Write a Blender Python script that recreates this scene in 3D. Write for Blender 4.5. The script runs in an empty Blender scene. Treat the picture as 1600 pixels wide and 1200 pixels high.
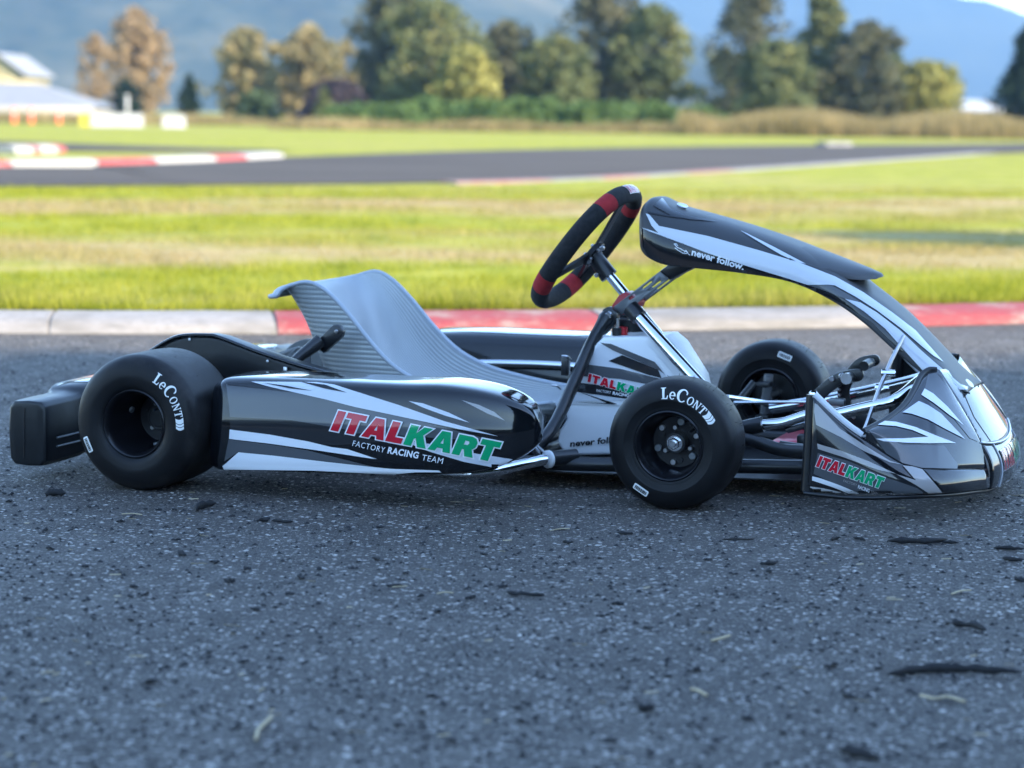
import bpy, bmesh, math, random
import numpy as np
from mathutils import Vector, Matrix, noise
from mathutils.bvhtree import BVHTree
from mathutils.geometry import tessellate_polygon
from mathutils.interpolate import poly_3d_calc

random.seed(7); rng = np.random.default_rng(7)
scene = bpy.context.scene
col = scene.collection
R = math.radians
PI = math.pi

# ------------------------------------------------------------------ camera
FPX, CAM_H, PITCH, ROLL = 3580.1, 0.76257, 0.117044, 0.013091      # solved from the wheels of the kart
KX, KY, KPSI = -0.52293, 5.20466, -0.341717                        # kart: middle of rear axle, heading
cd = bpy.data.cameras.new('camera'); cam = bpy.data.objects.new('camera', cd); col.objects.link(cam)
cd.sensor_width = 36.0; cd.lens = FPX / 1600 * 36
cd.clip_start = 0.05; cd.clip_end = 20000
cam.matrix_world = Matrix.Translation((0, 0, CAM_H)) @ Matrix.Rotation(PI/2 - PITCH, 4, 'X') @ Matrix.Rotation(ROLL, 4, 'Z')
cd.dof.use_dof = True; cd.dof.focus_distance = 4.42; cd.dof.aperture_fstop = 3.9
scene.camera = cam

# ------------------------------------------------------------------ world, sun, exposure
SUN_EL, SUN_AZ = R(27), R(60)            # azimuth: 0 = straight behind the camera, positive to its right
sun_dir = Vector((math.sin(SUN_AZ)*math.cos(SUN_EL), -math.cos(SUN_AZ)*math.cos(SUN_EL), math.sin(SUN_EL)))
world = bpy.data.worlds.new('World'); scene.world = world; world.use_nodes = True
wn = world.node_tree.nodes; wl = world.node_tree.links; wn.clear()
sky = wn.new('ShaderNodeTexSky'); sky.sky_type = 'NISHITA'; sky.sun_disc = False
sky.sun_elevation = SUN_EL; sky.sun_rotation = math.atan2(sun_dir.x, sun_dir.y)
sky.air_density = 1.0; sky.dust_density = 0.08; sky.ozone_density = 2.4
bgn = wn.new('ShaderNodeBackground'); bgn.inputs['Strength'].default_value = 0.15
wo = wn.new('ShaderNodeOutputWorld')
wl.new(sky.outputs[0], bgn.inputs['Color']); wl.new(bgn.outputs[0], wo.inputs['Surface'])
sl = bpy.data.lights.new('sun', 'SUN'); sl.energy = 3.05; sl.angle = R(0.5); sl.color = (1.0, 0.88, 0.70)
so = bpy.data.objects.new('sun', sl); col.objects.link(so); so.location = sun_dir * 60
so.rotation_euler = sun_dir.to_track_quat('Z', 'Y').to_euler()
scene.view_settings.view_transform = 'Standard'; scene.view_settings.look = 'None'
scene.view_settings.gamma = 1.0; scene.view_settings.exposure = 2.3
scene.cycles.use_denoising = True
scene.cycles.max_bounces = 6; scene.cycles.diffuse_bounces = 3; scene.cycles.glossy_bounces = 4; scene.cycles.transmission_bounces = 3; scene.cycles.volume_bounces = 0

# ------------------------------------------------------------------ measuring helpers
CK, SK = math.cos(KPSI), math.sin(KPSI)
def ray_world(px, py):
    x, y = px - 800, py - 600
    c, s = math.cos(ROLL), math.sin(ROLL)
    x, y = c*x + s*y, -s*x + c*y
    X, u = x/FPX, -y/FPX
    return Vector((X, math.cos(PITCH) + u*math.sin(PITCH), -math.sin(PITCH) + u*math.cos(PITCH)))
CAMW = Vector((0, 0, CAM_H))
def to_kart(p): return Vector((CK*(p.x-KX) + SK*(p.y-KY), -SK*(p.x-KX) + CK*(p.y-KY), p.z))
KCAM = to_kart(CAMW)
def ray_kart(px, py):
    d = ray_world(px, py); return Vector((CK*d.x + SK*d.y, -SK*d.x + CK*d.y, d.z))
def K(px, py, Y):                         # the point of the kart seen there, Y metres left of its centre line
    d = ray_kart(px, py); t = (Y - KCAM.y)/d.y; return KCAM + d*t
def G(px, py, z=0.0):                     # the point of the ground seen there
    d = ray_world(px, py); t = (z - CAM_H)/d.z; return CAMW + d*t
def W(px, py, Y):                         # the point seen there at world distance Y
    d = ray_world(px, py); return CAMW + d*(Y/d.y)

# ------------------------------------------------------------------ materials
def mat(name, colr, rough=0.5, metal=0.0, coat=0.0, spec=0.5):
    m = bpy.data.materials.new(name); m.use_nodes = True
    b = m.node_tree.nodes['Principled BSDF']
    b.inputs['Base Color'].default_value = (*colr, 1); b.inputs['Roughness'].default_value = rough
    b.inputs['Metallic'].default_value = metal; b.inputs['Coat Weight'].default_value = coat
    b.inputs['Coat Roughness'].default_value = 0.06; b.inputs['Specular IOR Level'].default_value = spec
    return m
class NT:
    def __init__(s, m): s.t = m.node_tree; s.b = s.t.nodes['Principled BSDF']
    def n(s, typ, **kw):
        nd = s.t.nodes.new(typ)
        for k, v in kw.items():
            if k in ('i',):
                for a, b in v.items(): nd.inputs[a].default_value = b
            else: setattr(nd, k, v)
        return nd
    def l(s, a, b): s.t.links.new(a, b)
    def coord(s, kind='Object', scale=(1, 1, 1)):
        c = s.n('ShaderNodeTexCoord'); mp = s.n('ShaderNodeMapping'); mp.inputs['Scale'].default_value = scale
        s.l(c.outputs[kind], mp.inputs['Vector']); return mp.outputs[0]
    def pos(s, scale=(1, 1, 1)):
        c = s.n('ShaderNodeNewGeometry'); mp = s.n('ShaderNodeMapping'); mp.inputs['Scale'].default_value = scale
        s.l(c.outputs['Position'], mp.inputs['Vector']); return mp.outputs[0]
    def noise(s, vec, scale, detail=4, rough=0.6):
        nd = s.n('ShaderNodeTexNoise'); s.l(vec, nd.inputs['Vector'])
        nd.inputs['Scale'].default_value = scale; nd.inputs['Detail'].default_value = detail; nd.inputs['Roughness'].default_value = rough
        return nd.outputs['Fac']
    def ramp(s, fac, stops):
        r = s.n('ShaderNodeValToRGB'); s.l(fac, r.inputs[0]); e = r.color_ramp.elements
        while len(e) < len(stops): e.new(0.5)
        for el, (p, c) in zip(e, stops): el.position = p; el.color = (*c, 1) if len(c) == 3 else c
        return r.outputs[0]
    def mix(s, fac, a, b, mode='MIX'):
        m = s.n('ShaderNodeMix'); m.data_type = 'RGBA'; m.blend_type = mode
        for sock, v in ((m.inputs[0], fac), (m.inputs[6], a), (m.inputs[7], b)):
            if hasattr(v, 'links'): s.l(v, sock)
            elif isinstance(v, (int, float)): sock.default_value = v
            else: sock.default_value = (*v, 1)
        return m.outputs[2]
    def bump(s, h, strength=0.3, dist=0.01):
        b = s.n('ShaderNodeBump'); b.inputs['Strength'].default_value = strength; b.inputs['Distance'].default_value = dist
        s.l(h, b.inputs['Height']); s.l(b.outputs[0], s.b.inputs['Normal'])
def speckled(name, c1, c2, scale, rough=0.6, bump=0.2, coat=0.0, dist=0.002, metal=0.0):
    m = mat(name, c1, rough, metal, coat); t = NT(m); v = t.coord()
    f = t.noise(v, scale); t.l(t.ramp(f, [(0.3, c1), (0.7, c2)]), t.b.inputs['Base Color'])
    if bump: t.bump(f, bump, dist)
    return m
M = {}
M['gloss_black'] = mat('gloss_black', (0.006, 0.007, 0.009), 0.12, 0, 1.0, 0.12)
M['decal_black'] = mat('decal_black', (0.008, 0.009, 0.012), 0.12, 0, 1.0, 0.12)
M['decal_grey'] = mat('decal_grey', (0.085, 0.09, 0.098), 0.12, 0.0, 1.0, 0.12)
M['decal_dark'] = mat('decal_dark', (0.020, 0.021, 0.024), 0.12, 0.0, 1.0, 0.12)
M['decal_silver'] = mat('decal_silver', (0.62, 0.64, 0.68), 0.14, 0.0, 1.0, 0.12)
M['decal_white'] = mat('decal_white', (0.80, 0.81, 0.83), 0.14, 0.0, 1.0, 0.12)
M['decal_tan'] = mat('decal_tan', (0.36, 0.34, 0.33), 0.14, 0.0, 1.0, 0.12)
M['decal_red'] = mat('decal_red', (0.55, 0.012, 0.03), 0.14, 0.0, 1.0, 0.12)
M['decal_green'] = mat('decal_green', (0.0, 0.34, 0.13), 0.14, 0.0, 1.0, 0.12)
M['fairing_grey'] = mat('fairing_grey', (0.050, 0.052, 0.056), 0.42, 0.0, 0.0, 0.35)
M['print_white'] = mat('print_white', (0.85, 0.85, 0.82), 0.5)
M['print_black'] = mat('print_black', (0.01, 0.01, 0.012), 0.4)
M['black_plastic'] = speckled('black_plastic', (0.005, 0.006, 0.007), (0.009, 0.010, 0.012), 60, 0.33, 0.05)
M['satin_black'] = mat('satin_black', (0.012, 0.013, 0.015), 0.35, 0, 0.2)
M['chrome'] = mat('chrome', (0.82, 0.83, 0.85), 0.07, 1.0)
M['steel'] = speckled('steel', (0.5, 0.5, 0.52), (0.62, 0.62, 0.64), 40, 0.28, 0.0, metal=1.0)
M['grey_metal'] = speckled('grey_metal', (0.16, 0.17, 0.18), (0.22, 0.23, 0.24), 30, 0.4, 0.0, metal=0.6)
M['rim_black'] = mat('rim_black', (0.007, 0.007, 0.009), 0.28, 0.0)
M['red_plastic'] = mat('red_plastic', (0.45, 0.012, 0.02), 0.3)
M['red_anodised'] = mat('red_anodised', (0.50, 0.03, 0.06), 0.3, 0.3)
M['suede_black'] = speckled('suede_black', (0.008, 0.008, 0.009), (0.02, 0.02, 0.021), 90, 0.95, 0.4, dist=0.001)
M['suede_red'] = speckled('suede_red', (0.26, 0.010, 0.014), (0.36, 0.02, 0.024), 90, 0.95, 0.4, dist=0.001)
M['tank_white'] = speckled('tank_white', (0.78, 0.79, 0.80), (0.84, 0.85, 0.86), 6, 0.32, 0.0)
# tyre rubber: faint dust on the tread
m = mat('tyre_rubber', (0.012, 0.012, 0.013), 0.42, spec=0.24); t = NT(m); v = t.coord()
f = t.noise(v, 9, 6); t.l(t.ramp(f, [(0.35, (0.006, 0.006, 0.007)), (0.75, (0.013, 0.013, 0.014))]), t.b.inputs['Base Color'])
sx = t.n('ShaderNodeSeparateXYZ'); t.l(v, sx.inputs[0]); cx = t.n('ShaderNodeCombineXYZ'); t.l(sx.outputs[0], cx.inputs[0]); t.l(sx.outputs[2], cx.inputs[1])
ln = t.n('ShaderNodeVectorMath', operation='LENGTH'); t.l(cx.outputs[0], ln.inputs[0]); rc = t.n('ShaderNodeCombineXYZ'); t.l(ln.outputs['Value'], rc.inputs[0]); t.l(sx.outputs[1], rc.inputs[1])
rings = t.noise(rc.outputs[0], 330, 3, 0.75); f2 = t.noise(v, 160, 2)
hsum = t.n('ShaderNodeMath', operation='MULTIPLY_ADD'); t.l(f2, hsum.inputs[0]); hsum.inputs[1].default_value = 0.4; t.l(rings, hsum.inputs[2]); t.bump(hsum.outputs[0], 0.28, 0.0012)
# dust picked up by the tread and in streaks on the shoulder
dst = t.noise(v, 26, 5, 0.7); tread = t.n('ShaderNodeMapRange'); t.l(ln.outputs['Value'], tread.inputs['Value']); tread.inputs['From Min'].default_value = 0.116; tread.inputs['From Max'].default_value = 0.130
dm = t.n('ShaderNodeMath', operation='MULTIPLY'); t.l(tread.outputs[0], dm.inputs[0]); t.l(t.ramp(dst, [(0.42, (0.1, 0.1, 0.1)), (0.75, (0.9, 0.9, 0.9))]), dm.inputs[1])
basec = t.ramp(f, [(0.35, (0.006, 0.006, 0.007)), (0.75, (0.013, 0.013, 0.014))]); t.l(t.mix(dm.outputs[0], basec, (0.040, 0.037, 0.035)), t.b.inputs['Base Color'])
t.l(t.ramp(dst, [(0.3, (0.36,)*3), (0.75, (0.55,)*3)]), t.b.inputs['Roughness']); M['rubber'] = m
# fibreglass seat: woven ribs
def seat_mat(name, axis, freq, c1, c2):
    m = mat(name, c1, 0.34, 0.25); t = NT(m); v = t.coord('UV') if axis == 'X' else t.coord('Object')
    w = t.n('ShaderNodeTexWave', wave_type='BANDS', bands_direction=axis); t.l(v, w.inputs['Vector'])
    w.inputs['Scale'].default_value = freq; w.inputs['Distortion'].default_value = 0.3; w.inputs['Detail'].default_value = 1
    w2 = t.n('ShaderNodeTexWave', wave_type='BANDS', bands_direction='X' if axis == 'Z' else 'Y'); t.l(v, w2.inputs['Vector'])
    w2.inputs['Scale'].default_value = freq*1.3
    mx = t.n('ShaderNodeMath', operation='MULTIPLY_ADD'); t.l(w2.outputs['Fac'], mx.inputs[0]); mx.inputs[1].default_value = 0.18; t.l(w.outputs['Fac'], mx.inputs[2])
    big = t.noise(v, 7, 3)
    c = t.ramp(mx.outputs[0], [(0.15, c2), (0.85, c1)]); t.l(t.mix(0.25, c, t.ramp(big, [(0.3, c2), (0.7, c1)])), t.b.inputs['Base Color'])
    t.bump(mx.outputs[0], 0.4, 0.0013); return m
M['seat_inside'] = seat_mat('seat_inside', 'X', 46, (0.50, 0.52, 0.53), (0.38, 0.40, 0.41))
M['seat_outside'] = seat_mat('seat_outside', 'Z', 30, (0.45, 0.47, 0.47), (0.29, 0.31, 0.31))
M['seat_edge'] = mat('seat_edge', (0.40, 0.43, 0.47), 0.4, 0.2)

# ------------------------------------------------------------------ mesh helpers
def link(o, parent=None, **props):
    col.objects.link(o)
    if parent is not None: o.parent = parent
    for k, v in props.items(): o[k] = v
    return o
def mesh_obj(name, verts, faces, material, parent=None, smooth=True, **props):
    me = bpy.data.meshes.new(name); me.from_pydata([tuple(v) for v in verts], [], faces)
    mats = material if isinstance(material, (list, tuple)) else [material]
    for mm in mats: me.materials.append(M[mm] if isinstance(mm, str) else mm)
    if smooth: me.polygons.foreach_set('use_smooth', [True]*len(me.polygons))
    me.update()
    return link(bpy.data.objects.new(name, me), parent, **props)
def bm_obj(name, bm, material, parent=None, smooth=False, **props):
    me = bpy.data.meshes.new(name); bm.normal_update(); bm.to_mesh(me); bm.free()
    me.materials.append(M[material] if isinstance(material, str) else material)
    if smooth: me.polygons.foreach_set('use_smooth', [True]*len(me.polygons))
    return link(bpy.data.objects.new(name, me), parent, **props)
def empty(name, loc=(0, 0, 0), rz=0.0, parent=None, **props):
    o = bpy.data.objects.new(name, None); o.location = loc; o.rotation_euler = (0, 0, rz); o.empty_display_size = 0.1
    return link(o, parent, **props)
def sharp(o, deg=35):
    me = o.data; bm = bmesh.new(); bm.from_mesh(me); bm.normal_update()
    for e in bm.edges:
        if len(e.link_faces) == 2 and e.calc_face_angle(0) > R(deg): e.smooth = False
    bm.to_mesh(me); bm.free(); me.polygons.foreach_set('use_smooth', [True]*len(me.polygons)); return o
def cr(pts, n, closed=False):
    P = [np.array(p, float) for p in pts]; k = len(P); out = []
    segs = k if closed else k-1
    for q in range(n):
        s = (q/n if closed else q/(n-1))*segs; i = min(int(s), segs-1); u = s-i
        if closed: a, b, c, d = P[(i-1) % k], P[i % k], P[(i+1) % k], P[(i+2) % k]
        else:
            b, c = P[i], P[i+1]; a = P[i-1] if i > 0 else 2*b-c; d = P[i+2] if i+2 < k else 2*c-b
        out.append(0.5*((2*b) + (-a+c)*u + (2*a-5*b+4*c-d)*u*u + (-a+3*b-3*c+d)*u**3))
    return out
def grid(rows, closed_u=False, closed_v=False, flip=False):
    nu, nv = len(rows), len(rows[0]); V = [tuple(p) for r in rows for p in r]; F = []
    for i in range(nu if closed_u else nu-1):
        for j in range(nv if closed_v else nv-1):
            a, b = i*nv+j, i*nv+(j+1) % nv; c, d = ((i+1) % nu)*nv+(j+1) % nv, ((i+1) % nu)*nv+j
            F.append((a, d, c, b) if flip else (a, b, c, d))
    return V, F
def resample(rows, nu, nv):
    rr = [cr(r, nv) for r in rows]
    cols_ = [cr([r[j] for r in rr], nu) for j in range(nv)]
    return [[cols_[j][i] for j in range(nv)] for i in range(nu)]
def tube_geo(pts, rad, segs=12, n=None, closed=False, caps=True):
    P = [Vector(p) for p in (cr(pts, n, closed) if n else pts)]; rows = []
    prev = None; k = len(P)
    for i, p in enumerate(P):
        tn = (P[(i+1) % k] - P[(i-1) % k]) if closed else (P[min(i+1, k-1)] - P[max(i-1, 0)])
        tn.normalize()
        if prev is None:
            up = Vector((0, 0, 1)) if abs(tn.z) < 0.9 else Vector((1, 0, 0)); a = tn.cross(up).normalized()
        else: a = (prev - tn*prev.dot(tn)).normalized()
        prev = a; b = tn.cross(a); r = rad[i] if isinstance(rad, (list, tuple)) else rad
        rows.append([p + a*r*math.cos(2*PI*j/segs) + b*r*math.sin(2*PI*j/segs) for j in range(segs)])
    V, F = grid(rows, closed_u=closed, closed_v=True)
    if caps and not closed:
        F.append(tuple(range(segs-1, -1, -1))); F.append(tuple((k-1)*segs+j for j in range(segs)))
    return V, F
def tube(name, pts, rad, material, parent, segs=12, n=None, closed=False):
    V, F = tube_geo(pts, rad, segs, n, closed); return sharp(mesh_obj(name, V, F, material, parent), 50)
def lathe_geo(prof, segs=64, a0=0.0, a1=2*PI):    # profile (y, r) about the y axis
    full = abs(a1-a0-2*PI) < 1e-6; ns = segs if full else segs+1
    rows = [[(r*math.cos(a0+(a1-a0)*i/segs), y, r*math.sin(a0+(a1-a0)*i/segs)) for (y, r) in prof] for i in range(ns)]
    return grid(rows, closed_u=full)
def prism(name, loop, axis_from, axis_to, material, parent, bevel=0.0, holes=(), to3=None, segs=2):
    """a plate: 2-D outline (u, v), put into space by to3(u, v, w) for w = axis_from and axis_to"""
    loops = [loop] + list(holes); tri = tessellate_polygon([[Vector((u, v, 0)) for u, v in L] for L in loops])
    flat = [p for L in loops for p in L]; n = len(flat)
    V = [to3(u, v, axis_from) for u, v in flat] + [to3(u, v, axis_to) for u, v in flat]
    F = [tuple(tr) for tr in tri] + [tuple(n+i for i in reversed(tr)) for tr in tri]
    o = 0
    for L in loops:
        k = len(L)
        for i in range(k): a, b = o+i, o+(i+1) % k; F.append((a, b, n+b, n+a))
        o += k
    bm = bmesh.new(); vs = [bm.verts.new(v) for v in V]
    for f in F:
        try: bm.faces.new([vs[i] for i in f])
        except ValueError: pass
    bmesh.ops.recalc_face_normals(bm, faces=bm.faces)
    bmesh.ops.dissolve_limit(bm, angle_limit=R(2), verts=bm.verts, edges=bm.edges)
    if bevel:
        es = [e for e in bm.edges if len(e.link_faces) == 2 and e.calc_face_angle(0) > R(40)]
        bmesh.ops.bevel(bm, geom=es, offset=bevel, segments=segs, profile=0.5, affect='EDGES', clamp_overlap=True)
    return sharp(bm_obj(name, bm, material, parent), 30)
def box(name, c, s, material, parent, bevel=0.004, rot=None, segs=2):
    bm = bmesh.new(); bmesh.ops.create_cube(bm, size=1.0)
    bmesh.ops.scale(bm, vec=s, verts=bm.verts)
    if bevel: bmesh.ops.bevel(bm, geom=list(bm.edges), offset=bevel, segments=segs, profile=0.5, affect='EDGES', clamp_overlap=True)
    mx = Matrix.Translation(c) @ (rot.to_4x4() if rot is not None else Matrix.Identity(4)); bmesh.ops.transform(bm, matrix=mx, verts=bm.verts)
    return sharp(bm_obj(name, bm, material, parent), 30)
def disc(name, c, axis, r, h, material, parent, segs=16, bevel=0.001):
    bm = bmesh.new(); bmesh.ops.create_cone(bm, cap_ends=True, segments=segs, radius1=r, radius2=r, depth=h)
    if bevel: bmesh.ops.bevel(bm, geom=[e for e in bm.edges if len(e.link_faces) == 2 and e.calc_face_angle(0) > R(60)], offset=bevel, segments=1, affect='EDGES')
    q = Vector(axis).normalized().to_track_quat('Z', 'Y').to_matrix().to_4x4()
    bmesh.ops.transform(bm, matrix=Matrix.Translation(c) @ q, verts=bm.verts)
    return sharp(bm_obj(name, bm, material, parent), 35)

# ------------------------------------------------------------------ stickers: flat print laid on a curved surface
class Target:
    def __init__(s, objs, extra=None):
        V, T, N = [], [], []
        for o in objs:
            me = o.data; me.calc_loop_triangles(); b = len(V); mw = extra or Matrix.Identity(4)
            V += [mw @ v.co for v in me.vertices]; N += [mw.to_3x3() @ v.normal for v in me.vertices]
            T += [tuple(b+i for i in t.vertices) for t in me.loop_triangles]
        s.V, s.T, s.N = V, T, N; s.b = BVHTree.FromPolygons(V, T)
    def hit(s, o, d):
        loc, nr, ix, _ = s.b.ray_cast(o, d)
        if loc is None: return None
        t = s.T[ix]; w = poly_3d_calc([s.V[i] for i in t], loc)
        n = sum((s.N[i]*wi for i, wi in zip(t, w)), Vector()).normalized()
        if n.dot(d) > 0: n = -n
        return loc, n
def lay(name, loops_list, material, target, parent, off=0.0008, step=6.0, cast=None, tris=None):
    off = 0.0006 + 2.5*(off-0.0006); step = step*0.8
    """loops_list: polygons [outer, hole, ...] in sticker coordinates; cast(u, v) -> ray origin and direction"""
    if cast is None: cast = lambda u, v: (KCAM, ray_kart(u, v).normalized())
    bm = bmesh.new()
    if tris is not None:
        vs = [bm.verts.new((u, v, 0)) for u, v in tris[0]]
        for f in tris[1]:
            try: bm.faces.new([vs[i] for i in f])
            except ValueError: pass
    for loops in (loops_list or []):
        flat = [p for L in loops for p in L]; vs = [bm.verts.new((p[0], p[1], 0)) for p in flat]
        for tr in tessellate_polygon([[Vector((p[0], p[1], 0)) for p in L] for L in loops]):
            try: bm.faces.new([vs[i] for i in tr])
            except ValueError: pass
    xs = [v.co.x for v in bm.verts]; ys = [v.co.y for v in bm.verts]
    for ax, lo, hi in ((0, min(xs), max(xs)), (1, min(ys), max(ys))):
        k = int((hi-lo)/step)
        for i in range(1, k+1):
            co = [0, 0, 0]; no = [0, 0, 0]; co[ax] = lo + i*(hi-lo)/(k+1); no[ax] = 1
            bmesh.ops.bisect_plane(bm, geom=bm.verts[:]+bm.edges[:]+bm.faces[:], dist=1e-5, plane_co=co, plane_no=no)
    norms = {}; dead = []
    for v in bm.verts:
        o, d = cast(v.co.x, v.co.y); h = target.hit(o, d)
        if h is None: dead.append(v); continue
        v.co = h[0] + h[1]*off; norms[v] = h[1]
    for f in list(bm.faces):
        if any(v in dead for v in f.verts) or max(e.calc_length() for e in f.edges) > 0.12: bm.faces.remove(f)
    bmesh.ops.delete(bm, geom=[v for v in bm.verts if not v.link_faces], context='VERTS')
    if not bm.faces: bm.free(); return None
    bm.normal_update()
    for f in bm.faces:
        if f.normal.dot(norms[f.verts[0]]) < 0: f.normal_flip()
    ns = [tuple(norms[v]) for v in bm.verts]
    o = bm_obj(name, bm, material, parent, smooth=True)
    o.data.normals_split_custom_set_from_vertices(ns); return o
def crop(pts, ox, oy, s): return [(ox + x/s, oy + y/s) for x, y in pts]
# heavy slanted block capitals, drawn on a 1-high line
BLOCK = {
 'I': (0.36, [[(0, 0), (.34, 0), (.34, 1), (0, 1)]]),
 'T': (0.84, [[(.25, 0), (.59, 0), (.59, .72), (.84, .72), (.84, 1), (0, 1), (0, .72), (.25, .72)]]),
 'A': (0.98, [[(0, 0), (.32, 0), (.37, .17), (.61, .17), (.66, 0), (.98, 0), (.68, 1), (.30, 1)], [(.43, .40), (.55, .40), (.49, .68)]]),
 'L': (0.72, [[(0, 0), (.70, 0), (.70, .28), (.34, .28), (.34, 1), (0, 1)]]),
 'K': (0.98, [[(0, 0), (.34, 0), (.34, .36), (.40, .42), (.60, 0), (.98, 0), (.66, .60), (.95, 1), (.58, 1), (.34, .64), (.34, 1), (0, 1)]]),
 'R': (0.92, [[(0, 0), (.34, 0), (.34, .33), (.42, .33), (.55, 0), (.92, 0), (.74, .38), (.86, .52), (.87, .75), (.76, .93), (.58, 1), (0, 1)], [(.34, .56), (.50, .57), (.54, .66), (.50, .75), (.34, .76)]]),
}
def grow(loop, d):                        # outline moved outwards by d
    n = len(loop); out = []; area = sum(loop[i][0]*loop[(i+1) % n][1]-loop[(i+1) % n][0]*loop[i][1] for i in range(n)); sg = 1 if area > 0 else -1
    for i in range(n):
        p, a, b = np.array(loop[i]), np.array(loop[i-1]), np.array(loop[(i+1) % n])
        u, w = p-a, b-p; u = u/np.linalg.norm(u); w = w/np.linalg.norm(w)
        n1, n2 = np.array([u[1], -u[0]])*sg, np.array([w[1], -w[0]])*sg; k = n1+n2; q = np.dot(k, n1)
        k = k/max(q, 0.5); out.append(tuple(p + k*d))
    return out
def block_words(prefix, word_red, word_green, O, XV, UV, target, parent, cast=None, step=6, off=0.0016, gap=0.07, rim='decal_white', rimw=0.06):
    total = sum(BLOCK[c][0] + gap for c in word_red+word_green) - gap
    x = 0.0
    for i, c in enumerate(word_red+word_green):
        w, loops = BLOCK[c]
        f = lambda p: (O[0] + XV[0]*p[0]/total + UV[0]*p[1], O[1] + XV[1]*p[0]/total + UV[1]*p[1])
        sh = [[(px+x, py) for px, py in L] for L in loops]
        if rim:
            outer = grow(sh[0], rimw); lay('letter_outline', [[[f(p) for p in outer]]], rim, target, parent, off, step, cast)
        lay('letter', [[[f(p) for p in L] for L in sh]], 'decal_red' if i < len(word_red) else 'decal_green', target, parent, off+0.0005, step, cast)
        x += w + gap
def font_tris(body, bold=0.0, shear=0.0, spacing=1.0):
    c = bpy.data.curves.new('print', 'FONT'); c.body = body; c.offset = bold; c.shear = shear; c.space_character = spacing; c.resolution_u = 3
    o = bpy.data.objects.new('print', c); col.objects.link(o)
    dg = bpy.context.evaluated_depsgraph_get(); e = o.evaluated_get(dg); me = e.to_mesh()
    V = [(v.co.x, v.co.y) for v in me.vertices]; F = [tuple(p.vertices) for p in me.polygons]
    e.to_mesh_clear(); bpy.data.objects.remove(o); bpy.data.curves.remove(c)
    w = max(v[0] for v in V); return V, F, w
def words(name, body, O, XV, UV, material, target, parent, bold=0.0, shear=0.0, spacing=1.0, cast=None, step=8, off=0.0016):
    V, F, w = font_tris(body, bold, shear, spacing); cap = 0.72
    V = [(O[0] + XV[0]*x/w + UV[0]*y/cap, O[1] + XV[1]*x/w + UV[1]*y/cap) for x, y in V]
    return lay(name, None, material, target, parent, off, step, cast, tris=(V, F))
# ================================================================== THE SETTING
def kerb_y(x):
    xc = max(-3.0, min(3.0, x)); y = 8.03 + 0.24*xc + 0.045*xc*xc
    return y + (x-xc)*(0.24 + 0.09*xc)
# materials of the ground
def grass_colours(t, dark=1.0):
    v = t.pos((0.16, 0.55, 1.0)); a = t.noise(v, 1.0, 5, 0.62)
    v2 = t.pos(); b = t.noise(v2, 2.2, 5, 0.7); c = t.noise(v2, 14, 4, 0.7)
    g = t.ramp(b, [(0.30, (0.125*dark, 0.160*dark, 0.012)), (0.5, (0.25*dark, 0.258*dark, 0.028)), (0.72, (0.35*dark, 0.33*dark, 0.06))])
    dry = t.ramp(c, [(0.3, (0.26, 0.185, 0.085)), (0.7, (0.46, 0.36, 0.19))])
    # mown strips where the hay lies drying
    pv = t.n('ShaderNodeNewGeometry'); sp = t.n('ShaderNodeSeparateXYZ'); t.l(pv.outputs['Position'], sp.inputs[0])
    w = t.n('ShaderNodeMath', operation='MULTIPLY_ADD'); t.l(sp.outputs['X'], w.inputs[0]); w.inputs[1].default_value = -0.30; t.l(sp.outputs['Y'], w.inputs[2])
    wp = t.n('ShaderNodeMath', operation='MULTIPLY_ADD'); t.l(t.noise(t.pos((0.35, 0.5, 1)), 1.0, 4, 0.6), wp.inputs[0]); wp.inputs[1].default_value = 7.0; t.l(w.outputs[0], wp.inputs[2])
    mr = t.n('ShaderNodeMapRange'); t.l(wp.outputs[0], mr.inputs['Value']); mr.inputs['From Min'].default_value = 11.5; mr.inputs['From Max'].default_value = 27.5
    band = t.ramp(mr.outputs[0], [(0.0, (0.1,)*3), (0.16, (0.12,)*3), (0.22, (0.8,)*3), (0.30, (0.45,)*3), (0.42, (0.15,)*3), (0.55, (0.35,)*3), (0.63, (0.9,)*3), (0.74, (0.85,)*3), (0.80, (0.2,)*3), (1.0, (0.12,)*3)])
    ad = t.n('ShaderNodeMath', operation='MULTIPLY_ADD'); t.l(band, ad.inputs[0]); ad.inputs[1].default_value = 0.34; t.l(a, ad.inputs[2])
    ad2 = t.n('ShaderNodeMath', operation='MULTIPLY_ADD'); t.l(c, ad2.inputs[0]); ad2.inputs[1].default_value = 0.25; t.l(ad.outputs[0], ad2.inputs[2])
    fac = t.ramp(ad2.outputs[0], [(0.66, (0, 0, 0)), (0.92, (0.9, 0.9, 0.9))])
    return t.mix(fac, g, dry), c
m = mat('grass', (0.2, 0.25, 0.03), 0.9, spec=0.1); t = NT(m); c_, h_ = grass_colours(t); t.l(c_, t.b.inputs['Base Color']); t.bump(h_, 0.6, 0.03); M['grass'] = m
m = mat('grass_blade', (0.2, 0.25, 0.03), 0.7, spec=0.15); t = NT(m); c_, h_ = grass_colours(t, 1.1); t.l(c_, t.b.inputs['Base Color'])
t.b.inputs['Subsurface Weight'].default_value = 0.0
tr = t.n('ShaderNodeBsdfTranslucent'); t.l(c_, tr.inputs['Color']); ms = t.n('ShaderNodeMixShader'); ms.inputs[0].default_value = 0.4
t.l(t.b.outputs[0], ms.inputs[1]); t.l(tr.outputs[0], ms.inputs[2]); t.l(ms.outputs[0], t.t.nodes['Material Output'].inputs['Surface']); M['grass_blade'] = m

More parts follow.
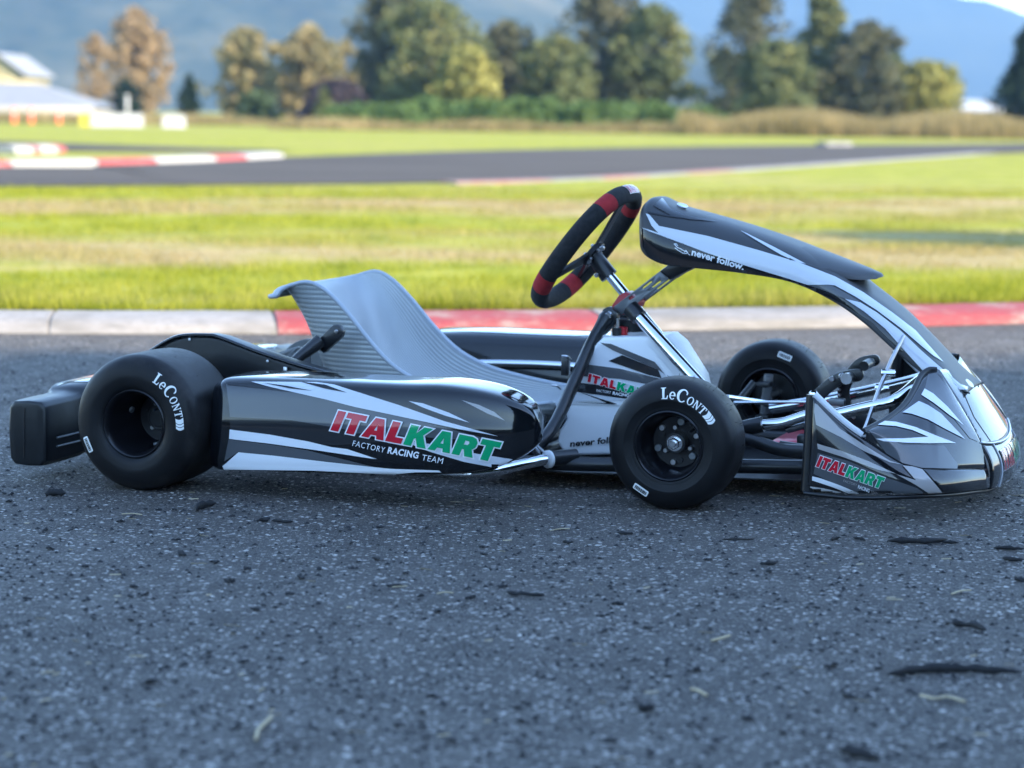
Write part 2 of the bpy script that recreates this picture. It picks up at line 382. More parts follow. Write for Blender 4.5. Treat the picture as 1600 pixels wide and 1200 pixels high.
m = mat('asphalt', (0.05, 0.05, 0.055), 0.75, spec=0.22); t = NT(m); v = t.pos()
big = t.noise(v, 0.7, 4, 0.6); mid = t.noise(v, 9, 5, 0.7)
base = t.mix(t.ramp(big, [(0.35, (0, 0, 0)), (0.65, (1, 1, 1))]), (0.074, 0.065, 0.057), (0.112, 0.098, 0.085))
base = t.mix(t.ramp(mid, [(0.3, (0, 0, 0)), (0.75, (0.55, 0.55, 0.55))]), base, (0.036, 0.033, 0.031))
def stones(scale, thr, lo, hi, base, seed):
    vo = t.n('ShaderNodeTexVoronoi'); mp = t.n('ShaderNodeMapping'); mp.inputs['Location'].default_value = (seed, seed*2.3, 0); t.l(v, mp.inputs['Vector'])
    t.l(mp.outputs[0], vo.inputs['Vector']); vo.inputs['Scale'].default_value = scale
    sp = t.n('ShaderNodeSeparateColor'); t.l(vo.outputs['Color'], sp.inputs[0])
    inside = t.ramp(vo.outputs['Distance'], [(0.32, (1, 1, 1)), (0.46, (0, 0, 0))])
    pick = t.n('ShaderNodeMath', operation='GREATER_THAN'); t.l(sp.outputs[0], pick.inputs[0]); pick.inputs[1].default_value = thr
    ml = t.n('ShaderNodeMath', operation='MULTIPLY'); t.l(inside, ml.inputs[0]); t.l(pick.outputs[0], ml.inputs[1])
    tone = t.ramp(sp.outputs[1], [(0.0, lo), (0.75, tuple(0.5*(a+b) for a, b in zip(lo, hi))), (1.0, hi)])
    return t.mix(ml.outputs[0], base, tone), vo.outputs['Distance']
base, d1 = stones(210, 0.35, (0.06, 0.056, 0.052), (0.30, 0.276, 0.248), base, 0.0)
base, d2 = stones(95, 0.72, (0.06, 0.057, 0.053), (0.48, 0.44, 0.395), base, 3.1)
t.l(base, t.b.inputs['Base Color'])
hs = t.n('ShaderNodeMath', operation='ADD'); t.l(d1, hs.inputs[0]); t.l(d2, hs.inputs[1]); t.bump(hs.outputs[0], 0.8, 0.005)
t.l(t.ramp(mid, [(0.3, (0.55,)*3), (0.7, (0.85,)*3)]), t.b.inputs['Roughness']); M['asphalt'] = m
m = mat('track_asphalt', (0.07, 0.068, 0.066), 0.9, spec=0.08); t = NT(m); v = t.pos((0.15, 0.5, 1)); f = t.noise(v, 1.0, 4)
t.l(t.ramp(f, [(0.3, (0.058, 0.050, 0.044)), (0.7, (0.092, 0.080, 0.070))]), t.b.inputs['Base Color']); M['track_asphalt'] = m
def worn_paint(name, paint, bare, wear, scale=5):
    m = mat(name, paint, 0.75); t = NT(m); v = t.pos((1.0, 1.0, 3.0)); f = t.noise(v, scale, 8, 0.72); f2 = t.noise(v, 40, 3)
    c = t.mix(t.ramp(f, [(wear-0.06, (0, 0, 0)), (wear+0.06, (1, 1, 1))]), paint, bare)
    c = t.mix(t.ramp(f2, [(0.35, (0.35, 0.35, 0.35)), (0.6, (0, 0, 0))]), c, tuple(0.55*x for x in bare)); t.l(c, t.b.inputs['Base Color']); t.bump(f2, 0.4, 0.004); return m
M['kerb_white'] = worn_paint('kerb_white', (0.29, 0.27, 0.25), (0.20, 0.185, 0.165), 0.56)
M['kerb_red'] = worn_paint('kerb_red', (0.27, 0.036, 0.042), (0.29, 0.19, 0.165), 0.56)
M['kerb_bare'] = worn_paint('kerb_bare', (0.26, 0.24, 0.22), (0.19, 0.175, 0.155), 0.52)
M['far_white'] = worn_paint('far_white', (0.40, 0.385, 0.35), (0.34, 0.30, 0.26), 0.65)
M['far_red'] = worn_paint('far_red', (0.36, 0.055, 0.05), (0.42, 0.22, 0.19), 0.62)

M['faded_red'] = worn_paint('faded_red', (0.30, 0.11, 0.09), (0.27, 0.20, 0.17), 0.5)
# ground to the horizon
mesh_obj('ground', [(-3050, -1200, -0.004), (3850, -1200, -0.004), (3850, 4280, -0.004), (-3050, 4280, -0.004)], [(0, 1, 2, 3)], 'grass', kind='structure')
# the asphalt the kart stands on
xs = [-150 + i*2.5 for i in range(121)]
V = [(x, -95, 0) for x in xs] + [(x, kerb_y(x), 0) for x in xs]; n = len(xs)
mesh_obj('asphalt_track', V, [(i, i+1, n+i+1, n+i) for i in range(n-1)], 'asphalt', smooth=False, kind='structure')
# near kerb: sloping concrete blocks with worn paint
kb = [-14.0, -12.4, -10.8, -9.2, -7.6, -6.0, -4.4, -2.95, -1.58, -0.815, 0.335, 1.50, 2.75, 4.0, 5.3, 6.6, 8.0, 9.5, 11.0, 12.5, 14.0]
kc = ['kerb_white', 'kerb_red', 'kerb_bare', 'kerb_red', 'kerb_white', 'kerb_red', 'kerb_white', 'kerb_white', 'kerb_white', 'kerb_red', 'kerb_bare', 'kerb_red'] + ['kerb_bare', 'kerb_red']*5
prof = [(0.0, -0.02), (0.0, 0.006), (0.018, 0.030), (0.05, 0.044), (0.11, 0.054), (0.20, 0.060), (0.27, 0.060), (0.285, 0.052), (0.285, -0.02)]
def kerb_strip(name, x0, x1, material, parent, dz=0.0, shrink=0.0):
    k = max(2, int((x1-x0)/0.12)); rows = []
    for i in range(k+1):
        x = x0 + (x1-x0)*i/k; y = kerb_y(x); e = 0.01; s = (kerb_y(x+e)-kerb_y(x-e))/(2*e); nrm = Vector((-s, 1, 0)).normalized()
        rows.append([Vector((x, y, 0)) + nrm*a + Vector((0, 0, z+dz + (0.0025*noise.noise((x*6, a*30, 0)) if z > 0.01 else 0))) for a, z in prof])
    V, F = grid(rows); m_ = len(prof); F.append(tuple(range(m_))); F.append(tuple(range(len(V)-1, len(V)-1-m_, -1)))
    return sharp(mesh_obj(name, V, F, material, parent), 30)
kroot = kerb_strip('kerb', -20, 20, 'kerb_bare', None, dz=-0.006); kroot['kind'] = 'structure'
for i in range(len(kb)-1):
    kerb_strip('kerb_block', kb[i]+0.006, kb[i+1]-0.006, kc[i], kroot)
# lawn between the kerb and the far bend
NE = [(-40, 10), (-12, 19.0), (-4.96, 22.15), (-2.67, 23.73), (-0.6, 25.53), (1.66, 30.54), (5.48, 39.77), (11.72, 54.42), (24, 78), (40, 100)]
FE = [(-60, 22), (-20, 26.0), (-6.6, 29.5), (-5.6, 31.5), (-3.85, 38.0), (-0.07, 49.35), (6.93, 63.2), (14.5, 74.0), (24, 92), (40, 115)]
nu, nv = 180, 70; ne = cr([(a, b, 0) for a, b in NE], nu); rows = []
for i in range(nu):
    u = i/(nu-1); x0 = -20 + 44*u; a = np.array([x0, kerb_y(x0)+0.27*1.05, 0.0]); b = ne[i]; r = []
    for j in range(nv):
        s = (j/(nv-1))**1.6; p = a*(1-s) + b*s
        z = 0.052*(1-s)**2 + 0.004 + (0.02*noise.noise((p[0]*0.8, p[1]*0.8, 1.0)) + 0.012*noise.noise((p[0]*3, p[1]*3, 4.0)))*min(1, s*12)*min(1, (1-s)*8)
        r.append((p[0], p[1], z))
    rows.append(r)
V, F = grid(rows, flip=True); mesh_obj('lawn', V, F, 'grass', kind='structure')
# grass blades
nb = 210000
d = 8.2 + 15*rng.random(nb)**1.7; xx = (rng.random(nb)*2-1)*(0.30*d+0.6); ky_ = np.array([kerb_y(x) for x in xx]) + 0.27
yy = ky_ + (d-8.2) - 0.012; sc_ = np.clip((yy-7)/6, 0.7, 2.2)
keep = yy < np.interp(xx, [p[0] for p in NE], [p[1] for p in NE]) - 0.3
d, xx, yy, sc_, ky_ = d[keep], xx[keep], yy[keep], sc_[keep], ky_[keep]; nb = len(d)
ang = rng.random(nb)*2*PI; hgt = (0.022 + 0.040*rng.random(nb)**2)*np.where(yy-ky_ < 0.3, 1.0+0.8*rng.random(nb)**4, 0.9)*(0.7+0.6*np.abs(np.sin(xx*1.7+np.sin(yy*2.1)))); wd = 0.0035*sc_; lean = (rng.random((nb, 2))-0.5)*0.05
s_ = np.clip((yy-ky_)/14, 0, 1); z0 = 0.052*(1-s_)**2 - 0.004
A = np.stack([xx-np.cos(ang)*wd, yy-np.sin(ang)*wd, z0], 1); B = np.stack([xx+np.cos(ang)*wd, yy+np.sin(ang)*wd, z0], 1)
C = np.stack([xx+lean[:, 0], yy+lean[:, 1], z0+hgt], 1)
def tri_mesh(name, P, nper, material, **props):
    me = bpy.data.meshes.new(name); n = len(P); me.vertices.add(n); me.vertices.foreach_set('co', P.astype(np.float32).ravel())
    me.loops.add(n); me.loops.foreach_set('vertex_index', np.arange(n, dtype=np.int32))
    me.polygons.add(n//nper); me.polygons.foreach_set('loop_start', np.arange(0, n, nper, dtype=np.int32))
    me.update(calc_edges=True); me.materials.append(M[material] if isinstance(material, str) else material)
    return link(bpy.data.objects.new(name, me), props.pop('parent', None), **props)
tri_mesh('grass_blades', np.stack([A, B, C], 1).reshape(-1, 3), 3, 'grass_blade', kind='stuff', label='short sunlit yellow-green grass behind the painted kerb', category='grass')

# far bend of the track
V = [(a, b, 0.018) for a, b in NE] + [(a, b, 0.018) for a, b in FE]; n = len(NE)
a_, b_ = cr([(p[0], p[1], 0.018) for p in NE], 60), cr([(p[0], p[1], 0.018) for p in FE], 60)
V, F = grid([a_, b_], flip=True); mesh_obj('far_track', V, F, 'track_asphalt', kind='structure')
P2 = [(-40, 55), (-11.5, 52.5), (-4.2, 44.6), (-5.2, 42.6), (-9.3, 41.4), (-40, 36)]
mesh_obj('second_track', [(x, y, 0.012) for x, y in P2], [tuple(reversed(range(6)))], 'track_asphalt', kind='structure')
def kerb_run(name, pts, cols, depth, hgt):
    root = empty(name, kind='structure')
    for (p, q), c in zip(zip(pts[:-1], pts[1:]), cols):
        p, q = Vector(p), Vector(q); u = (q-p).normalized(); nrm = Vector((-u.y, u.x, 0)); p = p + u*0.01; q = q - u*0.01
        if nrm.y < 0: nrm = -nrm
        sec = [(0, -0.01), (0.02, hgt*0.7), (depth*0.4, hgt), (depth, hgt), (depth, -0.01)]
        rows = [[p + nrm*a + Vector((0, 0, z)) for a, z in sec], [q + nrm*a + Vector((0, 0, z)) for a, z in sec]]
        V, F = grid(rows); F += [tuple(range(5)), tuple(range(9, 4, -1))]; mesh_obj('kerb_block', V, F, c, root, smooth=False)
    return root
kp = [(-90, 263.5), (20, 262.5), (155, 260.0), (247, 257.0), (340, 253.5), (388, 251), (445, 247.5)]
kerb_run('far_kerb', [G(*p) for p in kp], ['far_white', 'far_white', 'far_red', 'far_white', 'far_red', 'far_white'] if False else ['far_red', 'far_white', 'far_red', 'far_white', 'far_red', 'far_white'], 0.35, 0.10)
kp = [(715, 288.5), (790, 287), (865, 284.5), (945, 281), (1015, 277), (1080, 273), (1150, 268.5), (1225, 263.5), (1305, 258), (1390, 252), (1480, 245.5), (1560, 240)]
kerb_run('inner_kerb', [G(*p) for p in kp], ['faded_red', 'faded_red', 'kerb_bare', 'faded_red', 'kerb_bare', 'faded_red', 'kerb_bare', 'kerb_bare', 'kerb_bare', 'kerb_bare', 'kerb_bare'], 0.3, 0.03)
kp = [(24, 240.5), (54, 240), (64, 239.5), (92, 239), (104, 238)]
kerb_run('distant_kerb', [G(*p) for p in kp], ['far_white', 'far_red', 'far_white', 'far_red'], 0.4, 0.14)
p = G(1300, 229); kerb_run('sand_coloured_kerb', [G(1292, 229), G(1312, 229), G(1334, 229)], ['kerb_bare', 'kerb_bare'], 0.4, 0.12)

# ------------------------------------------------------------------ hills
def forest_mat(name, c1, c2, c3):
    m = mat(name, c1, 0.95, spec=0.0); t = NT(m); v = t.pos(); a = t.noise(v, 0.006, 6, 0.65); b = t.noise(v, 0.06, 4, 0.7)
    c = t.ramp(a, [(0.34, c1), (0.5, c2), (0.66, c3)]); t.l(t.mix(0.35, c, t.ramp(b, [(0.3, c1), (0.7, c3)]), 'MIX'), t.b.inputs['Base Color']); return m
M['forest_near'] = forest_mat('forest_near', (0.006, 0.015, 0.012), (0.028, 0.042, 0.026), (0.12, 0.11, 0.065))
M['forest_far'] = forest_mat('forest_far', (0.012, 0.022, 0.020), (0.025, 0.036, 0.030), (0.045, 0.055, 0.042))
def hill(name, material, D0, depth, ridge, x0, x1, seed, nu=110, nv=36, rough=1.0):
    rows = []
    for i in range(nu):
        x = x0 + (x1-x0)*i/(nu-1); H = np.interp(x, [r[0] for r in ridge], [r[1] for r in ridge]); r = []
        H *= 1 + 0.05*noise.noise((x*0.004, seed, 0)) + 0.025*noise.noise((x*0.02, seed, 3))
        for j in range(nv):
            s = j/(nv-1); pr = math.sin(min(1, s*1.25)*PI/2)**1.15*(1 if s < .8 else 1-(s-.8)*2)
            y = D0 + depth*s + 40*noise.noise((x*0.004, s*3, seed))
            z = H*pr*(1 + rough*(0.28*noise.noise((x*0.0045, s*2.5, seed+9)) + 0.10*noise.noise((x*0.02, s*9, seed+2)))*(1-s*0.75)) - 2
            r.append((x + rough*30*noise.noise((x*0.01, s*4, seed+5)), y, z))
        rows.append(r)
    V, F = grid(rows, flip=True); return mesh_obj(name, V, F, material, kind='structure')
def ridge_px(pts, D): return [(W(px, py, D).x, W(px, py, D).z) for px, py in pts]
hill('forested_hill', 'forest_near', 1300, 900, [(-1500, 215), (-600, 210), (-330, 200), (-140, 185), (-20, 140), (90, 92), (190, 52), (300, 26), (450, 10), (700, 4)], -1500, 700, 3.3)
hill('unseen_valley_side', 'forest_near', -470, -520, [(-2600, 120), (-1200, 135), (-500, 130), (0, 110), (500, 95), (1200, 110), (2600, 125)], -2600, 2600, 5.7, nu=120)  # unseen hill behind the camera, added to block bright low sky in reflections
far_ridge = ridge_px([(-1200, -180), (0, -150), (700, -110), (1100, -60), (1330, -28), (1440, -12), (1490, 4), (1530, 8), (1600, 36), (1750, 70), (2100, 110), (2800, 150), (4000, 165)], 3600)
hill('blue_mountain', 'forest_far', 2900, 860, far_ridge, -2200, 3000, 8.1, nu=160, rough=0.5)

# ------------------------------------------------------------------ trees
def leaf_mat(name, stops, scale=0.35, fine=2.5, trans=0.25):
    m = mat(name, stops[0][1], 0.8, spec=0.1); t = NT(m); v = t.coord('Object'); a = t.noise(v, scale, 3); b = t.noise(v, fine, 2)
    mx = t.n('ShaderNodeMath', operation='MULTIPLY_ADD'); t.l(b, mx.inputs[0]); mx.inputs[1].default_value = 0.5; t.l(a, mx.inputs[2])
    mr = t.n('ShaderNodeMath', operation='SUBTRACT'); t.l(mx.outputs[0], mr.inputs[0]); mr.inputs[1].default_value = 0.25
    c = t.ramp(mr.outputs[0], stops); t.l(c, t.b.inputs['Base Color'])
    tr = t.n('ShaderNodeBsdfTranslucent'); t.l(c, tr.inputs['Color']); ms = t.n('ShaderNodeMixShader'); ms.inputs[0].default_value = trans
    t.l(t.b.outputs[0], ms.inputs[1]); t.l(tr.outputs[0], ms.inputs[2]); t.l(ms.outputs[0], t.t.nodes['Material Output'].inputs['Surface']); return m
M['leaf_bronze'] = leaf_mat('leaf_bronze', [(0.35, (0.233, 0.174, 0.095)), (0.5, (0.337, 0.231, 0.123)), (0.65, (0.431, 0.296, 0.152))])
M['leaf_tan'] = leaf_mat('leaf_tan', [(0.35, (0.204, 0.188, 0.089)), (0.5, (0.288, 0.235, 0.113)), (0.65, (0.383, 0.296, 0.142))])
M['leaf_olive'] = leaf_mat('leaf_olive', [(0.33, (0.100, 0.120, 0.052)), (0.5, (0.146, 0.162, 0.066)), (0.66, (0.245, 0.228, 0.083))])
M['leaf_green'] = leaf_mat('leaf_green', [(0.35, (0.056, 0.088, 0.045)), (0.5, (0.081, 0.118, 0.055)), (0.66, (0.132, 0.161, 0.066))])
M['leaf_dark'] = leaf_mat('leaf_dark', [(0.35, (0.012, 0.026, 0.016)), (0.55, (0.030, 0.050, 0.028)), (0.7, (0.055, 0.075, 0.035))])
M['leaf_yellow'] = leaf_mat('leaf_yellow', [(0.33, (0.216, 0.218, 0.073)), (0.5, (0.338, 0.309, 0.088)), (0.66, (0.471, 0.393, 0.101))])
M['leaf_purple'] = leaf_mat('leaf_purple', [(0.35, (0.050, 0.040, 0.046)), (0.55, (0.070, 0.054, 0.060)), (0.7, (0.098, 0.072, 0.071))])
M['leaf_bush'] = leaf_mat('leaf_bush', [(0.35, (0.073, 0.120, 0.043)), (0.5, (0.106, 0.167, 0.052)), (0.68, (0.173, 0.215, 0.067))])
M['leaf_hazed_olive'] = leaf_mat('leaf_hazed_olive', [(0.33, (0.070, 0.078, 0.046)), (0.5, (0.108, 0.110, 0.062)), (0.66, (0.165, 0.150, 0.080))])  # browner olive, greyed so that distance haze is painted into the leaf colour
M['bark'] = speckled('bark', (0.05, 0.038, 0.028), (0.10, 0.08, 0.06), 3, 0.9, 0.4, dist=0.05)
M['dry_grass'] = leaf_mat('dry_grass', [(0.3, (0.13, 0.11, 0.04)), (0.5, (0.26, 0.20, 0.09)), (0.7, (0.38, 0.29, 0.14))], 0.3, 3, 0.3)
def leaves(cent, rad, per, size, squash=0.8):
    """clumps of leaf-sized faces: cent (n,3), rad (n,)"""
    n = len(cent); c = np.repeat(cent, per, 0); r = np.repeat(rad, per)
    dv = rng.normal(size=(n*per, 3)); dv /= np.linalg.norm(dv, axis=1, keepdims=True); q = c + dv*(r*(0.35+0.65*rng.random(n*per)**0.5))[:, None]*np.array([1, 1, squash])
    a = rng.normal(size=(n*per, 3)); a /= np.linalg.norm(a, axis=1, keepdims=True); b = np.cross(a, rng.normal(size=(n*per, 3))); b /= np.linalg.norm(b, axis=1, keepdims=True)
    s = (size*(0.6+0.8*rng.random(n*per)))[:, None]
    return np.stack([q-a*s, q-b*s*0.6, q+a*s, q+b*s*0.6], 1).reshape(-1, 3)
def tree(name, label, base, H, Wd, material, shape='round', nclump=90, per=34, size=0.28, trunk=True, group=None, category='tree', low=0.12):
    root = empty(name, base, random.random()*6, label=label, category=category)
    if group: root['group'] = group
    n = nclump; u = rng.random(n); th = rng.random(n)*2*PI; rr = np.sqrt(rng.random(n))
    zz = low + (1-low)*u
    if shape == 'conifer': prof = (1-u)**0.85*0.92+0.06
    elif shape == 'poplar': prof = np.sin(np.clip(u*0.9+0.12, 0, 1)*PI)**0.6
    elif shape == 'column': prof = np.where(u > 0.86, np.sqrt(np.clip(1-((u-0.86)/0.14)**2, 0.02, 1)), 1.0)*(0.85+0.15*np.sin(u*9))
    elif shape == 'bush': prof = np.sqrt(np.clip(1-u**2, 0.02, 1))
    else: prof = np.sin(np.clip(u*0.86+0.14, 0, 1)*PI)**0.5
    lob = 1 + 0.30*np.sin(th*3+random.random()*6)*np.sin(u*7+random.random()*6) + 0.22*(rng.random(n)-0.5)
    rad = 0.5*Wd*prof*lob; cl = 0.105*Wd*(0.5+0.9*rng.random(n)) if shape != 'conifer' else 0.13*Wd*(0.5+0.9*(1-u))
    cent = np.stack([np.cos(th)*rad*rr*0.9, np.sin(th)*rad*rr*0.9, H*zz - cl*0.5*(u > .9)], 1)
    P = leaves(cent, cl, per, size)
    tri_mesh('crown', P, 4, material, parent=root)
    if trunk:
        k = 7; lean = random.uniform(-0.03, 0.03)*H
        pts = [(lean*(i/(k-1))**2, 0.015*H*math.sin(i*1.3), -0.1 + H*0.86*i/(k-1)) for i in range(k)]; r0 = 0.018*H+0.03
        V, F = tube_geo(pts, [r0*(1-0.85*i/(k-1)) for i in range(k)], 8)
        for q in range(5):
            a = random.random()*6.28; z = H*(0.25+0.12*q); L = Wd*0.38*(1 if shape != 'conifer' else 1-q*0.15)
            v2, f2 = tube_geo([(0, 0, z), (math.cos(a)*L*0.5, math.sin(a)*L*0.5, z+L*0.3), (math.cos(a)*L, math.sin(a)*L, z+L*0.45)], [r0*0.4, r0*0.25, r0*0.08], 6)
            b0 = len(V); V += v2; F += [tuple(b0+i for i in f) for f in f2]
        mesh_obj('trunk', V, F, 'bark', root)
    return root
def bg_tree(name, label, px, top, wpx, dist, material, shape, group='trees along the far side of the track', **kw):
    b = W(px, 190, dist); b.z = 0.0; H = W(px, top, dist).z; Wd = 1.3*wpx/FPX*dist
    return tree(name, label, b, H, Wd, material, shape, group=group, **kw)
far = 'bronze autumn trees at the left of the field'; mid_ = 'tall mixed trees in the middle of the tree line'
BT = [
 ('poplar_tree', 'slim bronze poplar just right of the white hall', 150, 52, 58, 196, 'leaf_bronze', 'poplar', far),
 ('poplar_tree', 'tall bronze tree, tallest of the trees left of the middle', 213, 12, 90, 202, 'leaf_bronze', 'poplar', far),
 ('autumn_tree', 'tan and green autumn tree standing alone behind the long kerb', 385, 44, 92, 155, 'leaf_tan', 'round', far),
 ('autumn_tree', 'wide tan tree left of the big dark green tree', 482, 42, 96, 160, 'leaf_tan', 'round', far),
 ('autumn_tree', 'narrow grey tan tree touching the wide tan tree', 540, 60, 46, 166, 'leaf_tan', 'poplar', far),
 ('spruce_tree', 'small dark green spruce at the foot of the tall bronze tree', 198, 122, 44, 192, 'leaf_dark', 'round', 'small evergreens'),
 ('spruce_tree', 'small pointed spruce alone in the gap between bronze trees', 296, 118, 34, 150, 'leaf_dark', 'conifer', 'small evergreens'),
 ('shrub', 'dark green rounded shrub beneath the lone tan and green tree', 404, 142, 56, 140, 'leaf_green', 'bush', 'small evergreens'),
 ('purple_plum_tree', 'dark purple rounded tree below the wide tan tree', 522, 126, 88, 138, 'leaf_purple', 'bush', 'small evergreens'),
 ('cypress_tree', 'tiny light green cypress in front of the purple tree', 506, 138, 26, 128, 'leaf_olive', 'conifer', 'small evergreens'),
 ('big_leaf_tree', 'big dark green tree at the left end of the tall clump', 615, -25, 110, 150, 'leaf_hazed_olive', 'round', mid_),
 ('big_leaf_tree', 'broad olive tree next to the big dark green tree', 676, -5, 140, 146, 'leaf_olive', 'round', mid_),
 ('alder_tree', 'lower yellow-olive tree on the right of the broad olive tree', 728, 70, 84, 142, 'leaf_yellow', 'round', mid_),
 ('alder_tree', 'short dark green tree in the dip of the tree line', 790, 34, 100, 150, 'leaf_hazed_olive', 'round', mid_),
 ('alder_tree', 'yellowing olive tree above the steering wheel', 868, 56, 92, 144, 'leaf_olive', 'round', mid_),
 ('big_leaf_tree', 'tall dark green tree right of the yellowing olive tree', 938, -40, 112, 150, 'leaf_hazed_olive', 'round', mid_),
 ('alder_tree', 'pale olive tree at the right end of the middle clump', 1018, 8, 100, 148, 'leaf_olive', 'round', mid_),
 ('fir_tree', 'tallest dark fir, leaving the top of the picture', 1168, -70, 150, 150, 'leaf_hazed_olive', 'conifer', mid_),
 ('alder_tree', 'olive tree at the right foot of the tallest fir', 1212, 62, 100, 144, 'leaf_olive', 'round', mid_),
 ('alder_tree', 'grey green pointed tree between the fir and the last clump tree', 1284, -20, 118, 150, 'leaf_olive', 'conifer', mid_),
 ('alder_tree', 'grey green tree left of the yellow willow', 1352, 34, 100, 148, 'leaf_hazed_olive', 'round', mid_),
 ('willow_tree', 'yellow rounded willow standing by itself on the right', 1444, 95, 92, 150, 'leaf_yellow', 'round', mid_),
 ('fir_tree', 'dark fir cut off by the right edge of the picture', 1606, 36, 96, 140, 'leaf_dark', 'conifer', mid_),
]
for nm, lb, px, top, w, dist, mt, sh, gp in BT:
    bg_tree(nm, lb, px, top, w, dist, mt, sh, group=gp, nclump=230 if w > 60 else 110, per=22, size=0.22 if w > 60 else 0.16, low=0.04)
# darker young trees filling the foot of the clump
for i, px in enumerate([585, 640, 700, 755, 815, 850, 905, 965, 1000, 1130, 1190, 1250, 1320, 1390]):
    bg_tree('young_tree', 'low young tree filling the gaps beneath the tall tree line', px, 92 + 22*math.sin(i*2.7), 74, 170, ['leaf_hazed_olive', 'leaf_olive'][i % 2], 'round', group='young trees under the tall tree line', nclump=70, per=34, size=0.22, low=0.0)
# bushes below the trees, one row of separate bushes
for i in range(13):
    px = 535 + i*46; dist = 112 + 4*math.sin(i*2.1)
    tp = 168 - 13*math.sin(max(0, min(1, (px-520)/520))*PI) + random.uniform(-3, 3)
    bg_tree('bramble_bush', 'low green bramble bush on the bank below the trees', px, tp, 84, dist, 'leaf_bush', 'bush', group='bramble bushes on the bank', nclump=50, per=34, size=0.16, trunk=False, category='bush', low=-0.1)
# tall dry grass in front of the bushes and along the right
def dry_band(name, label, px0, px1, d0, d1, n, h0, h1):
    px = px0 + (px1-px0)*rng.random(n); dd = d0 + (d1-d0)*rng.random(n)
    X = np.array([W(a, 190, b).x for a, b in zip(px, dd)]); hh = (h0 + (h1-h0)*rng.random(n))*(0.75+0.5*np.abs(np.sin(px*0.013+1)))
    a = rng.random(n)*2*PI; w_ = 0.03; ln = (rng.random((n, 2))-.5)*0.3
    P = np.stack([np.stack([X-np.cos(a)*w_, dd-np.sin(a)*w_, 0*X], 1), np.stack([X+np.cos(a)*w_, dd+np.sin(a)*w_, 0*X], 1), np.stack([X+ln[:, 0], dd+ln[:, 1], hh], 1)], 1).reshape(-1, 3)
    tri_mesh(name, P, 3, 'dry_grass', kind='stuff', label=label, category='tall grass')
dry_band('tall_dry_grass', 'tall dry reddish tan grass below the right-hand trees', 1060, 1720, 96, 128, 26000, 0.5, 1.15)
dry_band('verge_grass', 'pale dry grass tufts along the foot of the bank', 420, 1100, 100, 109, 9000, 0.12, 0.55)
dry_band('verge_grass', 'pale dry grass tufts behind the white barriers', -60, 420, 118, 132, 9000, 0.12, 0.6)

# ------------------------------------------------------------------ buildings and trackside things
M['white_wall'] = speckled('white_wall', (0.30, 0.28, 0.245), (0.34, 0.32, 0.28), 0.6, 0.8, 0.0)
M['cream_wall'] = speckled('cream_wall', (0.33, 0.28, 0.15), (0.36, 0.31, 0.18), 0.6, 0.8, 0.0)
M['metal_roof'] = speckled('metal_roof', (0.20, 0.20, 0.20), (0.25, 0.25, 0.25), 0.8, 0.6, 0.0)
M['dark_opening'] = mat('dark_opening', (0.03, 0.03, 0.03), 0.7)
M['orange'] = mat('orange', (0.80, 0.13, 0.05), 0.6); M['yellow'] = mat('yellow', (0.50, 0.41, 0.04), 0.6); M['barrier_white'] = speckled('barrier_white', (0.46, 0.45, 0.42), (0.52, 0.50, 0.47), 1.0, 0.6, 0.0)
def hall(name, label, px0, px1, y_eave, y_ridge, y_base, D, depth, wall, roof, gable=False, fascia=0.0):
    a, b = W(px0, y_base, D), W(px1, y_base, D); e = W(px0, y_eave, D).z; r = W(px0, y_ridge, D).z; L = b.x-a.x
    root = empty(name, (a.x, D, 0), label=label, category='building')
    box('wall', (L/2, depth/2, e/2-0.1), (L, depth, e+0.2), wall, root, 0.0)
    ov = 0.35
    if gable:
        V = [(-ov, -ov, e), (L+ov, -ov, e), (L/2, -ov, r), (-ov, depth+ov, e), (L+ov, depth+ov, e), (L/2, depth+ov, r)]
        mesh_obj('gable', [(0, -0.01, e-0.02), (L, -0.01, e-0.02), (L/2, -0.01, r-0.1), (0, depth, e-.02), (L, depth, e-.02), (L/2, depth, r-.1)], [(0, 1, 2), (5, 4, 3), (1, 4, 5, 2), (3, 0, 2, 5)], wall, root, smooth=False)
        V2 = V + [(x, y, z+0.15) for x, y, z in V]
        mesh_obj('roof', V2, [(6, 8, 11, 9), (8, 7, 10, 11), (0, 3, 5, 2), (2, 5, 4, 1), (0, 2, 8, 6), (2, 1, 7, 8), (3, 9, 11, 5), (5, 11, 10, 4), (0, 6, 9, 3), (1, 4, 10, 7)], roof, root, smooth=False)
    else:
        hp = depth*0.5
        V = [(-ov, -ov, e), (L+ov, -ov, e), (L+ov, depth+ov, e), (-ov, depth+ov, e), (hp*0.6, depth/2, r), (L-hp*0.9, depth/2, r)]
        mesh_obj('roof', V, [(0, 1, 5, 4), (1, 2, 5), (2, 3, 4, 5), (3, 0, 4), (3, 2, 1, 0)], roof, root, smooth=False)
        if fascia: box('fascia', (L/2, -ov-0.06, e-fascia/2), (L+2*ov, 0.1, fascia), wall, root, 0.0)
    return root, L, e
h1, L, e = hall('track_hall', 'low white hall with a grey hipped roof at the left edge', -160, 139, 163, 127, 188, 150, 9, 'white_wall', 'metal_roof', fascia=0.75)
box('dark_band', (L/2, -0.03, e-0.9), (L*0.98, 0.05, 0.16), 'dark_opening', h1, 0.0)
for i in range(5): box('hall_door', (L*(0.30+0.14*i), -0.03, 0.45), (0.9, 0.06, 0.9), 'dark_opening', h1, 0.0)
hall('cream_barn', 'tall cream gabled barn behind the white hall', -44, 36, 118, 84, 188, 172, 10, 'cream_wall', 'metal_roof', gable=True)
hall('far_shed', 'low white shed with a pale roof at the far right', 1490, 1600, 172, 155, 190, 190, 12, 'white_wall', 'barrier_white', fascia=0.4)
def at_ground(px, D): p = W(px, 200, D); p.z = 0; return p
